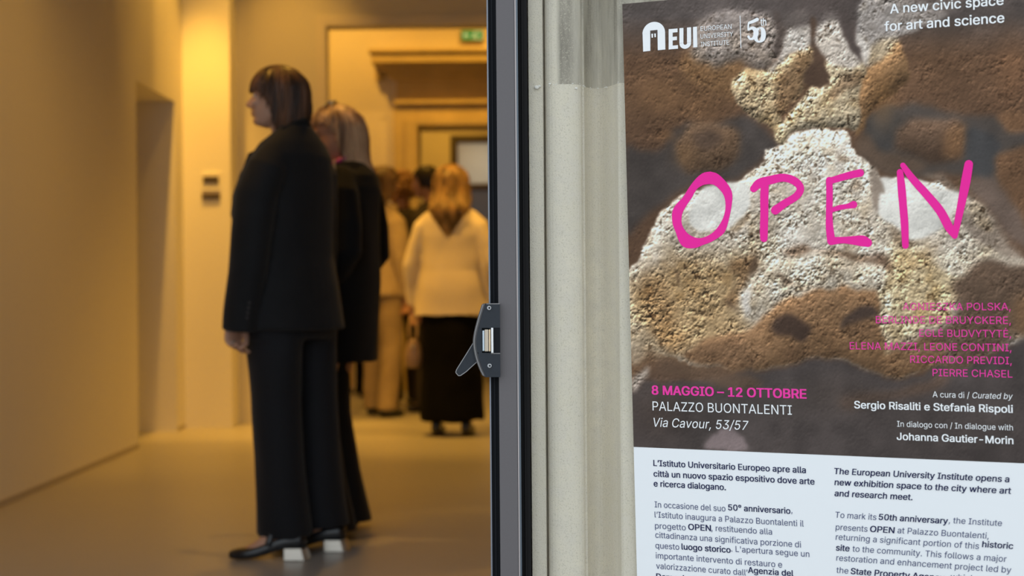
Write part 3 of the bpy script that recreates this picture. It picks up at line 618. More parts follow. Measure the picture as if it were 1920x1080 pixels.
HEAD = [  # height cm from chin: front, back, half width
    (-.6, 5.0, 2.6, 2.6), (0, 7.9, 2.0, 3.6), (.6, 9.0, .4, 4.3), (1.4, 9.45, -1.4, 4.9), (2.3, 9.2, -3.0, 5.5), (3.0, 8.9, -4.6, 5.9), (3.7, 9.5, -5.6, 6.2), (4.3, 9.85, -6.4, 6.4), (4.75, 9.35, -6.9, 6.5), (5.2, 9.95, -7.3, 6.6),
    (5.9, 9.75, -7.8, 6.8), (6.8, 9.45, -8.3, 7.0), (8, 9.4, -8.9, 7.15), (9.5, 9.2, -9.4, 7.25), (10.8, 8.75, -9.75, 7.35), (11.6, 8.8, -9.9, 7.4), (12.6, 9.65, -10, 7.5), (13.6, 9.85, -10.1, 7.6), (15.5, 9.8, -10, 7.6),
    (17.5, 9.2, -9.7, 7.3), (19.2, 8.1, -9.0, 6.6), (20.6, 6.4, -7.7, 5.4), (21.7, 4.0, -5.6, 3.8), (22.3, 1.8, -3.2, 2.0)]
def head_volumes(bm, M, k=1.0):
    """skull, face, nose, lips, ears; M places the head (x forward, origin under the chin axis), k scales the 22.5 cm head"""
    rr = []
    for z, f, b, w in HEAD:
        r = []
        for i in range(32):
            a = 2 * PI * i / 32; c, s = math.cos(a), math.sin(a); ax = (f - b) / 2; cx = (f + b) / 2
            p = .86 if c > 0 else 1.0
            r.append(M @ (Vector((cx + ax * math.copysign(abs(c) ** p, c), w * s, z)) * (.01 * k)))
        rr.append(r)
    rings(bm, rr)
    def q(x, y, z): return M @ (Vector((x, y, z)) * (.01 * k))
    s = .01 * k; R3 = M.to_3x3()
    tube(bm, [q(8.9, 0, 12.0), q(9.9, 0, 10.6), q(11.0, 0, 9.0), q(11.7, 0, 7.9)], [.75 * s, .85 * s, 1.0 * s, 1.05 * s], 12, hint=R3 @ Vector((0, 1, 0)))
    tube(bm, [q(11.5, 0, 7.6), q(9.6, 0, 6.9)], [.75 * s, .9 * s], 10)
    for e in (-1, 1):
        ball(bm, q(10.2, e * 1.35, 7.35), (1.1 * s, .75 * s, .75 * s), 10, R3)
        ball(bm, q(8.2, e * 4.2, 8.3), (1.7 * s, 1.9 * s, 1.9 * s), 12, R3)          # cheek
        tube(bm, [q(9.1, e * 1.4, 12.9), q(8.9, e * 3.2, 13.2), q(7.6, e * 5.0, 12.7)], [.7 * s] * 3, 10)   # brow ridge
        ball(bm, q(8.1, e * 3.1, 11.75), 1.28 * s, 10); ball(bm, q(8.05, e * 3.1, 10.55), 1.22 * s, 10)   # upper and lower lid
        tube(bm, [q(.2, e * 7.2, 12.5), q(-.9, e * 8.0, 11.5), q(-.4, e * 7.8, 9.5), q(.3, e * 7.2, 8.6)], [.6 * s, .75 * s, .65 * s, .45 * s], 8)
    tube(bm, [q(8.6, -2.3, 5.25), q(9.8, -1, 5.35), q(9.95, 0, 5.25), q(9.8, 1, 5.35), q(8.6, 2.3, 5.25)], [.2 * s, .42 * s, .45 * s, .42 * s, .2 * s], 8, hint=(0, 0, 1))
    tube(bm, [q(8.5, -2.1, 4.2), q(9.6, -.9, 4.05), q(9.75, 0, 4.0), q(9.6, .9, 4.05), q(8.5, 2.1, 4.2)], [.2 * s, .5 * s, .52 * s, .5 * s, .2 * s], 8, hint=(0, 0, 1))
    return q
def hand_volumes(bm, M, curl=.9, side=1):
    """hand hanging along -z, palm towards -x, thumb towards +y*side; curl closes the fingers"""
    def q(x, y, z): return M @ Vector((x, y * side, z))
    tube(bm, [q(0, 0, .03), q(0, 0, 0), q(0, 0, -.03), q(0, 0, -.065), q(0, 0, -.088)], [(.019, .026), (.016, .027), (.016, .034), (.015, .039), (.012, .037)], 14, hint=M.to_3x3() @ Vector((1, 0, 0)))
    for i, (y, L, r) in enumerate(((.029, .070, .0088), (.0105, .078, .0092), (-.0085, .072, .0088), (-.027, .057, .0078))):
        p = [q(0, y, -.075)]; a = .18 + .12 * i * curl; x, z = 0.0, -.088; p.append(q(x, y, z)); c = curl * (1 + .08 * i)
        for seg, t in ((.44, .55), (.31, .85), (.25, .7)):
            a += c * t; x -= math.sin(a) * L * seg; z -= math.cos(a) * L * seg; p.append(q(x, y * (1 - .1 * seg), z))
        tube(bm, p, [r * 1.05, r * 1.08, r, r * .93, r * .78], 10)
    tube(bm, [q(-.004, .022, -.025), q(-.012, .041, -.050), q(-.020, .045, -.075), q(-.030, .038, -.097)], [.014, .0115, .0098, .008], 10)

def hair_shell(name, M, k, mat, parent, hem, prof, thick=.012, front=10.6, back=-11.4, side=9.0, top=23.6, zc=12.5, waves=(.0, 0), locks=200, seed=1, lock_r=.0028, n=72, droop=None):
    """hair as one mesh: a thick shell from the crown to hem(azimuth), plus locks lying on it. azimuth 0 is the face"""
    rnd = random.Random(seed); s = .01 * k; bm = bmesh.new()
    gr = np.random.default_rng(seed).random(400)
    def wob(a):
        x = (a % (2 * PI)) / (2 * PI) * 64; i = int(x); f = x - i; f = f * f * (3 - 2 * f); return gr[i % 64] * (1 - f) + gr[(i + 1) % 64] * f - .5
    def surf(a, z, extra=0.0):
        c, sn = math.cos(a), math.sin(a)
        if z > zc: w = math.sqrt(max(0.0, 1 - ((z - zc) / (top - zc)) ** 2))
        else: w = prof(z, a)
        fx = front if c > 0 else -back
        wv = waves[0] * math.sin(z * waves[1] + 5 * wob(a) + a * 3)
        e = 1 + extra + .035 * wob(a * 1.0) * min(1, w + .3) + wv
        x, y = fx * c * w * e, side * sn * w * e
        if droop: dx_, dy_ = droop(z, a); x += dx_; y += dy_
        return Vector((x, y, z))
    A = [2 * PI * i / n for i in range(n)]; m = 26; grid = []
    for a in A:
        h = hem(a) + 1.3 * wob(a * 3 + 1); col = []
        for j in range(m + 1):
            t = j / m; z = (top - .02) - (top - .02 - h) * (t ** 1.7 if t < 1 else 1); col.append(surf(a, z))
        grid.append(col)
    T = lambda v: M @ (v * s)
    out = [[bm.verts.new(T(v)) for v in col] for col in grid]
    inn = [[bm.verts.new(T(Vector((v.x * (1 - thick * 8), v.y * (1 - thick * 8), v.z - thick * (20 if v.z > zc else 0))))) for v in col] for col in grid]
    for i in range(n):
        i2 = (i + 1) % n
        for j in range(m):
            bm.faces.new((out[i][j], out[i2][j], out[i2][j + 1], out[i][j + 1])); bm.faces.new((inn[i][j + 1], inn[i2][j + 1], inn[i2][j], inn[i][j]))
        bm.faces.new((out[i][m], out[i2][m], inn[i2][m], inn[i][m]))
    bm.faces.new([c[0] for c in out]); bm.faces.new([c[0] for c in inn][::-1])
    for _ in range(locks):
        a = rnd.random() * 2 * PI; h = hem(a) - rnd.uniform(-.3, 1.2); z0 = rnd.uniform(zc + 2, top - .6); pts = []; da = rnd.uniform(-.12, .12); ex = rnd.uniform(.0, .035)
        for j in range(9):
            t = j / 8; pts.append(T(surf(a + da * t, z0 - (z0 - h) * t, ex * math.sin(PI * min(1, t * 1.1 + .1)))))
        r = lock_r * rnd.uniform(.7, 1.5); tube(bm, pts, [r * .5, r, r, r, r, r, r * .9, r * .7, r * .25], 5)
    return obj(name, bm, mat, parent, smooth=True)
def smoothstep(a, b, x):
    t = min(1, max(0, (x - a) / (b - a))); return t * t * (3 - 2 * t)
def az(a): return abs((a + PI) % (2 * PI) - PI)          # 0 at the face, pi at the nape

def folds(scale, amp, seed, vertical=True):
    rg = np.random.default_rng(seed); W = [(rg.normal(size=3) * np.array([1, 1, .22 if vertical else .8]) * scale, rg.random() * 6.28, rg.uniform(.4, 1)) for _ in range(7)]
    def f(co):
        d = np.zeros(len(co))
        for w, p, a in W: d += a * np.sin(co @ w + p + 1.3 * np.sin(co @ (w[::-1] * .6) + p * 2))
        return d * amp / 3
    return f

def place_head(pos, yaw, pitch=0.0, roll=0.0):
    return Matrix.Translation(pos) @ Matrix.Rotation(yaw, 4, 'Z') @ Matrix.Rotation(-pitch, 4, 'Y') @ Matrix.Rotation(roll, 4, 'X')

def shoe_parts(root, heel_pos, yaw, L, mat, name='shoe', heel=None, strap=False, low=False, k=1.0):
    """shoe built along +x from the heel; heel: block heel material"""
    M = Matrix.Translation(heel_pos) @ Matrix.Rotation(yaw, 4, 'Z')
    hz = .040 if heel else .012
    S = [(0, hz, .088, .020), (.018, hz, .098, .030), (.06, hz, .094, .0335), (.105, hz * .72, .082, .0335), (.145, hz * .25 + .004, .060, .037), (.185, .004, .047, .042), (.225, .003, .043, .040), (.252, .004, .037, .031), (.268, .008, .029, .016)]
    if not strap: S = [(x, zb, zt + (.02 if .05 < x < .17 else 0.004), w) for x, zb, zt, w in S]
    rr = []
    for x, zb, zt, w in S:
        r = []
        for i in range(18):
            a = 2 * PI * i / 18; c, s_ = math.cos(a), math.sin(a)
            y = w * math.copysign(abs(c) ** .7, c); z = (zt + zb) / 2 + (zt - zb) / 2 * math.copysign(abs(s_) ** (.55 if s_ < 0 else .8), s_)
            r.append(M @ Vector((x * L / .268, y, z)))
        rr.append(r)
    bm = bmesh.new(); rings(bm, rr); sh = obj(name, bm, mat, root, smooth=True)
    sb = sh.modifiers.new('round', 'SUBSURF'); sb.levels = 1; sb.render_levels = 1
    if heel:
        bm = bmesh.new(); a = [(-.004, -.024), (-.004, .024), (.012, .033), (.082, .033), (.082, -.033), (.012, -.033)]
        r0 = [M @ Vector((x - .006, y * 1.08, .001)) for x, y in a]; r1 = [M @ Vector((x + .006 if x < .05 else x - .006, y * .96, .042)) for x, y in a]
        rings(bm, [r0, r1]); tag(obj('heel', bm, heel, sh, bevel=.002), 'silver block heel')
    if strap:
        bm = bmesh.new(); pts = [M @ Vector((.128 - .014 * math.sin(t), .041 * math.cos(t), .056 + .052 * math.sin(t))) for t in [PI * i / 10 for i in range(11)]]
        tube(bm, pts, [(.004, .011)] * 11, 8, hint=M.to_3x3() @ Vector((0, 1, .01))); obj('strap', bm, mat, sh, smooth=True)
        bm = bmesh.new(); ball(bm, M @ Vector((.126, .045, .060)), (.007, .004, .007), 8, M.to_3x3()); obj('strap_button', bm, mat, sh, smooth=True)
    return M, sh

def person(loc, facing, label, cat='person', group='visitors in the entrance hall'):
    """facing: world direction the body faces, as an angle"""
    return tag(empty('person', loc, facing), label, cat, group)

def foot_volumes(bm, M, L=.255):
    tube(bm, [M @ Vector((.04, 0, .066)), M @ Vector((.09, 0, .066)), M @ Vector((.14, 0, .054)), M @ Vector((.185, 0, .034)), M @ Vector((.225, 0, .026))], [(.024, .026), (.030, .030), (.030, .030), (.018, .032), (.010, .024)], 12, hint=M.to_3x3() @ Vector((0, 0, 1)))

def body(root, mat, head_M, hk, neck_base, shoulders, arms, hips, legs, voxel=.0055, hands=((None, .9, 1), (None, .9, -1)), extra=None, torso=None):
    """one continuous skin: head, neck, trunk, arms with hands, legs with feet"""
    bm = bmesh.new(); q = head_volumes(bm, head_M, hk)
    hb = q(-2.2, 0, 1.5); hb2 = q(-1.2, 0, 6)
    tube(bm, [Vector(neck_base) - Vector((0, 0, .05)), neck_base, hb, hb2], [.068, .054 * hk, .050 * hk, .052 * hk], 16)
    for st_ in torso or []: pass
    stack(bm, torso)
    for (pts, rad), (hm, curl, side) in zip(arms, hands):
        tube(bm, pts, rad, 14)
        if hm is not None: hand_volumes(bm, hm, curl, side)
    for pts, rad, fm in legs:
        tube(bm, pts, rad, 14)
        if fm is not None: foot_volumes(bm, fm)
    if extra: extra(bm)
    o = melt('body', bm, voxel, mat, root, smooth=2); return q

def face_bits(root, q, hk, M, iris=(.06, .04, .03), brow=(.05, .03, .02), lip=(.40, .14, .11)):
    s = .01 * hk
    for e in (-1, 1):
        bm = bmesh.new(); ball(bm, q(8.22, e * 3.1, 11.2), 1.12 * s, 12); ey = obj('eye', bm, M_EYE, root, smooth=True)
        bm = bmesh.new(); ball(bm, q(8.98, e * 3.15, 11.2), (.40 * s, .58 * s, .58 * s), 10, M.to_3x3()); obj('iris', bm, material('iris', iris, .2), ey, smooth=True)
        bm = bmesh.new(); tube(bm, [q(9.75, e * 1.5, 13.0), q(9.6, e * 3.2, 13.5), q(8.2, e * 5.1, 13.0)], [(.3 * s, .18 * s), (.32 * s, .18 * s), (.15 * s, .1 * s)], 6, hint=(0, 0, 1)); obj('eyebrow', bm, material('brow_hair', brow, .7), root, smooth=True)
    bm = bmesh.new()
    tube(bm, [q(8.75, -2.1, 5.2), q(10.0, -.9, 5.35), q(10.2, 0, 5.2), q(10.0, .9, 5.35), q(8.75, 2.1, 5.2)], [.12 * s, .34 * s, .36 * s, .34 * s, .12 * s], 8, hint=(0, 0, 1))
    tube(bm, [q(8.65, -1.9, 4.3), q(9.85, -.8, 4.1), q(10.05, 0, 4.05), q(9.85, .8, 4.1), q(8.65, 1.9, 4.3)], [.12 * s, .40 * s, .42 * s, .40 * s, .12 * s], 8, hint=(0, 0, 1))
    obj('lips', bm, material('lip_skin', lip, .45), root, smooth=True)

# ---- the woman in the black trouser suit
YA = 4.95; uA = YA / F
A_ROT = math.radians(180 - 35)
Aroot = person((at(545, 540, YA).x, YA, 0), A_ROT, 'person with a brown bob in a black trouser suit looking left, nearest to the door')
kA = .90
A_INV = (Matrix.Translation(Aroot.location) @ Matrix.Rotation(A_ROT, 4, 'Z')).inverted()
def toA(P): return A_INV @ P
heelA = [toA(at(576, 1046, 4.905)), toA(at(650, 1030, 5.06))]
for v in heelA: v.z = 0
ankA = [toA(at(534, 1000, 4.96)), toA(at(605, 990, 5.08))]
shoe_yawA = [math.radians(34), math.radians(30)]
hA = place_head((.052, .008, 1.500), math.radians(33), math.radians(4))
lhA = Matrix.Translation((.046, .222, .848)) @ Matrix.Rotation(math.radians(-8), 4, 'Y')
rhA = Matrix.Translation((.06, -.184, .800))
legsA = []
for i, e in ((0, 1), (1, -1)):
    legsA.append(([(0, .09 * e, .88), (((-.004 + ankA[i].x) / 2) * .8, (.088 * e + ankA[i].y) / 2, .50), (heelA[i] + Matrix.Rotation(shoe_yawA[i], 3, 'Z') @ Vector((.045, 0, .12)))], [(.08, .08), (.052, .05), (.034, .032)], Matrix.Translation(heelA[i] + Vector((0, 0, .004))) @ Matrix.Rotation(shoe_yawA[i], 4, 'Z')))
qA = body(Aroot, SKIN_A, hA, kA, (-.005, 0, 1.42), None,
    [([(-.03, .09, 1.36), (-.010, .196, 1.13), (.040, .220, .875)], [.045, .038, .027]), ([(-.03, -.08, 1.36), (.018, -.165, 1.13), (.055, -.183, .83)], [.045, .038, .027])],
    None, legsA, .0052, ((lhA, .72, -1), (rhA, .7, 1)),
    torso=[(1.44, -.01, 0, .05, .06), (1.36, 0, 0, .085, .11), (1.2, .01, 0, .11, .15), (1.05, 0, 0, .10, .13), (.9, -.01, 0, .12, .16), (.83, -.01, 0, .11, .15)])
face_bits(Aroot, qA, kA, hA)
def hemA(a):
    d = math.degrees(az(a))
    return 13.4 + (8.6 - 13.4) * smoothstep(48, 82, d) + (-1.8 - 8.6) * smoothstep(80, 96, d) + (-2.2) * smoothstep(105, 170, d)
def profA(z, a): return 1.0 + .05 * math.sin(min(1, (12.5 - z) / 10) * PI) - .10 * smoothstep(3, -4, z)
hair_shell('hair', hA, kA, hair_mat('chestnut_hair', (.026, .011, .006), (.20, .085, .038), 30), Aroot, hemA, profA, front=11.2, back=-12.0, side=9.6, top=24.2, waves=(.012, .5), locks=330, seed=4, lock_r=.0026)
# jacket: trunk and two sleeves fused
bm = bmesh.new()
stack(bm, [(1.495, -.030, 0, .046, .060), (1.465, -.024, 0, .066, .092), (1.435, -.014, 0, .090, .128), (1.390, -.010, 0, .110, .160), (1.33, .008, 0, .132, .182), (1.26, .026, 0, .152, .190), (1.19, .034, 0, .160, .188), (1.12, .016, 0, .142, .180), (1.04, .004, 0, .130, .174), (.95, -.002, 0, .140, .186), (.86, -.004, 0, .150, .198), (.792, -.006, 0, .156, .204), (.790, -.006, 0, .156, .204)], 36, .92)
for e in (1, -1):
    fx = 0 if e > 0 else .03; e = e if e > 0 else -.84
    tube(bm, [(-.030, .095 * e, 1.392), (-.028 + fx * .3, .142 * e, 1.335), (-.014 + fx * .6, .176 * e, 1.25), (-.012 + fx, .196 * e, 1.13), (.000 + fx, .208 * e, .98), (.020 + fx, .216 * e, .86), (.026 + fx, .218 * e, .792)], [.056, (.078, .066), (.080, .064), (.076, .060), (.072, .056), (.066, .052), (.065, .052)], 20, round_ends=(True, False))
foldA = folds(17, .0042, 5); 
jk = melt('jacket', bm, .0075, M_BLACKSUIT, Aroot, 2, foldA)
bm = bmesh.new()                                   # collar and the edge of the lapel
tube(bm, [(.020, .070, 1.425), (-.040, .060, 1.476), (-.074, 0, 1.508), (-.040, -.060, 1.476), (.020, -.070, 1.425)], [(.010, .022)] * 5, 10, hint=(1, 0, .3)); 
for e in (1, -1): tube(bm, [(.018, .072 * e, 1.425), (.085, .085 * e, 1.40), (.150, .075 * e, 1.29), (.185, .045 * e, 1.20), (.172, .010 * e, 1.10)], [(.009, .020), (.008, .030), (.008, .036), (.008, .026), (.006, .010)], 10, hint=(1, 0, .4))
obj('collar', bm, M_BLACKSUIT, jk, smooth=True)
for i in range(4):
    z = .838 + i * .0165; bm = bmesh.new(); ball(bm, (-.034 - i * .003, .244 - .0008 * i, z), (.0055, .003, .0055), 10); obj('cuff_button', bm, material('smoked_button', (.06, .055, .055), .25), jk, smooth=True)
# wide trousers
bm = bmesh.new()
stack(bm, [(.98, 0, 0, .115, .165), (.90, -.004, 0, .132, .186), (.82, -.006, 0, .138, .190), (.76, -.006, 0, .125, .182)], 32)
for i, e in ((0, 1), (1, -1)):
    hx, hy = ankA[i].x, ankA[i].y; kx, ky = (-.004 + hx) / 2 - .002, (.088 * e + hy) / 2; z0 = .078 if e > 0 else .092
    tube(bm, [(-.004, .082 * e, .86), (-.002, .086 * e, .72), (kx * .55, .09 * e + (ky - .09 * e) * .5, .55), (kx * 1.1, ky, .36), (kx + (hx - kx) * .62, ky + (hy - ky) * .62, .18), (hx, hy, z0 + .002), (hx, hy, z0)], [(.118, .092), (.108, .086), (.094, .080), (.090, .080), (.096, .084), (.104, .088), (.104, .088)], 24, round_ends=(True, False))
def creaseA(co): return folds(13, .0035, 8)(co) + .004 * np.exp(-((co[:, 1] - np.sign(co[:, 1]) * .10) / .012) ** 2) * (co[:, 0] > -.02) * (co[:, 2] < .75)
melt('trousers', bm, .0075, M_BLACKTROUSER, Aroot, 2, creaseA)
for e in (1, -1):
    i = 0 if e > 0 else 1; shoe_parts(Aroot, heelA[i], shoe_yawA[i], .272, M_LEATHER, 'shoe', M_SILVER, True)
bm = bmesh.new(); a_ = .84; R_A = lhA.to_3x3(); c_ = lhA @ Vector((-.011, .0085, -.0975))
tube(bm, [c_ + R_A @ (Vector((math.cos(a_), 0, -math.sin(a_))) * (.0108 * math.cos(t)) + Vector((0, .0108 * math.sin(t), 0))) for t in [2 * PI * i / 14 for i in range(15)]], [.0024] * 15, 6); tag(obj('ring', bm, M_SILVER, Aroot, smooth=True), 'silver ring')

# ---- the woman with long fair hair in a black coat, behind her
YB = 5.42
B_ROT = math.radians(180 - 10)
Broot = person((at(652, 540, YB).x, YB, 0), B_ROT, 'person with long fair hair in a black coat behind the brown bob')
kB = 1.0
hB = place_head((.030, .0, 1.400), math.radians(13), math.radians(-4))
rhB = Matrix.Translation((.240, -.146, .984)) @ Matrix.Rotation(math.radians(-80), 4, 'Y') @ Matrix.Rotation(math.radians(-90), 4, 'Z')
lhB = Matrix.Translation((.240, .146, .984)) @ Matrix.Rotation(math.radians(-78), 4, 'Y') @ Matrix.Rotation(math.radians(90), 4, 'Z')
qB = body(Broot, SKIN_B, hB, kB, (-.005, 0, 1.35), None,
    [([(-.02, .10, 1.30), (-.044, .194, 1.05), (.225, .148, .985)], [.045, .038, .026]), ([(-.02, -.10, 1.30), (-.044, -.194, 1.05), (.225, -.148, .985)], [.045, .038, .027])],
    None, [([(.03, .09 * e, .82), (.104, .094 * e, .48), (.045, .10 * e, .10)], [(.062, .062), (.050, .048), (.038, .036)], Matrix.Translation((-.01, .10 * e, .004))) for e in (1, -1)], .0046, ((lhB, .75, -1), (rhB, .75, 1)),
    torso=[(1.39, -.01, 0, .05, .06), (1.31, 0, 0, .08, .11), (1.15, .01, 0, .11, .15), (1.0, 0, 0, .085, .13), (.86, -.01, 0, .075, .15), (.80, -.01, 0, .075, .14)])
face_bits(Broot, qB, kB, hB)
def hemB(a):
    d = math.degrees(az(a)); return 19.4 + (12.5 - 19.4) * smoothstep(55, 92, d) + (-8.5 - 12.5) * smoothstep(92, 106, d) + (-3) * smoothstep(120, 170, d)
def profB(z, a): return 1.0 - .08 * smoothstep(8, -2, z) - .16 * smoothstep(-3, -11, z)
def droopB(z, a): return -4.2 * smoothstep(6, -10, z), 1.6 * smoothstep(4, -8, z) * math.sin(a)
hair_shell('hair', hB, kB, hair_mat('ash_blond_hair', (.20, .10, .05), (.82, .54, .31), 30), Broot, hemB, profB, front=10.8, back=-11.6, side=9.0, top=23.8, waves=(.018, .45), locks=380, seed=9, lock_r=.003, droop=droopB)
bm = bmesh.new()                                   # clip pushed into the crown
for e in (-1, 1): tube(bm, [qB(2 + e * 1.3, 4.5, 22.8), qB(1.2 + e * 1.3, 1.5, 24.3), qB(.6 + e * 1.3, -2.5, 24.2)], [.0055, .006, .005], 8)
tube(bm, [qB(2.6, 1.5, 24.3), qB(-.6, 1.2, 24.6)], [.005, .005], 8); tag(obj('hair_clip', bm, material('silver_clip', (.35, .33, .30), .3, metal=.6), Broot, smooth=True), 'dark and silver hair clip')
bm = bmesh.new(); tube(bm, [(.064 * math.cos(t) + .006, .068 * math.sin(t), 1.415 - .03 * math.cos(t)) for t in [2 * PI * i / 20 for i in range(21)]], [(.012, .016)] * 21, 8, hint=(0, 0, 1)); tag(obj('necklace', bm, material('pink_beads', (.62, .06, .26), .45, bump=(120, .6, .004)), Broot, smooth=True), 'bright pink necklace')
bm = bmesh.new()
stack(bm, [(1.415, -.016, 0, .058, .070), (1.39, -.020, 0, .076, .110), (1.36, -.022, 0, .094, .155), (1.31, -.016, 0, .108, .190), (1.2, .002, 0, .122, .198), (1.06, .004, 0, .122, .192), (.95, 0, 0, .118, .192), (.80, -.002, 0, .108, .190), (.70, -.002, 0, .102, .185), (.657, -.002, 0, .100, .184), (.655, -.002, 0, .100, .184)], 36, .92)
for e in (1, -1):
    tube(bm, [(-.018, .130 * e, 1.335), (-.022, .165 * e, 1.28), (-.036, .188 * e, 1.17), (-.046, .196 * e, 1.065), (-.01, .190 * e, 1.010), (.08, .174 * e, .995), (.205, .150 * e, .985)], [.06, (.074, .066), (.072, .064), (.066, .062), (.064, .060), (.058, .055), (.050, .048)], 20, round_ends=(True, False))
ct = melt('coat', bm, .008, M_COAT, Broot, 2, folds(15, .005, 15))
bm = bmesh.new(); tube(bm, [(.01, .07, 1.375), (-.040, .055, 1.385), (-.058, 0, 1.388), (-.040, -.055, 1.385), (.01, -.07, 1.375)], [(.010, .018)] * 5, 10, hint=(1, 0, .3)); obj('collar', bm, M_COAT, ct, smooth=True)
bm = bmesh.new()
stack(bm, [(.84, .01, 0, .085, .150), (.74, .045, 0, .085, .150)], 28)
for e in (1, -1):
    tube(bm, [(.060, .080 * e, .80), (.110, .088 * e, .64), (.104, .094 * e, .45), (.080, .100 * e, .22), (.056, .106 * e, .032), (.056, .106 * e, .03)], [(.095, .080), (.090, .078), (.086, .076), (.098, .084), (.115, .092), (.115, .092)], 24, round_ends=(True, False))
melt('trousers', bm, .008, M_BLACKTROUSER, Broot, 2, folds(13, .004, 18))
for e in (1, -1): shoe_parts(Broot, (-.01, .10 * e, 0), 0, .25, M_LEATHER)
# chain strap of her shoulder bag, hanging between the two
bm = bmesh.new(); p0, p1 = at(629, 362, YB - .21), at(632, 470, YB - .21)
Wi = Broot.matrix_basis.inverted() if False else None
def toB(P): return (Matrix.Translation(Broot.location) @ Matrix.Rotation(B_ROT, 4, 'Z')).inverted() @ P
bm = bmesh.new(); tube(bm, [toB(at(627, 300, YB - .17)), toB(at(629, 365, YB - .235)), toB(at(631, 440, YB - .235)), toB(at(632, 470, YB - .235))], [(.004, .0055)] * 4, 8); st_o = obj('bag_strap', bm, material('pale_grey_strap', (.30, .27, .24), .5), Broot, smooth=True)
bm = bmesh.new(); ball(bm, toB(at(632.5, 463, YB - .238)), (.008, .006, .017), 10); tag(obj('strap_clasp', bm, material('gilt_clasp', (.55, .42, .25), .3, metal=.7), st_o, smooth=True), 'gilt clasp')

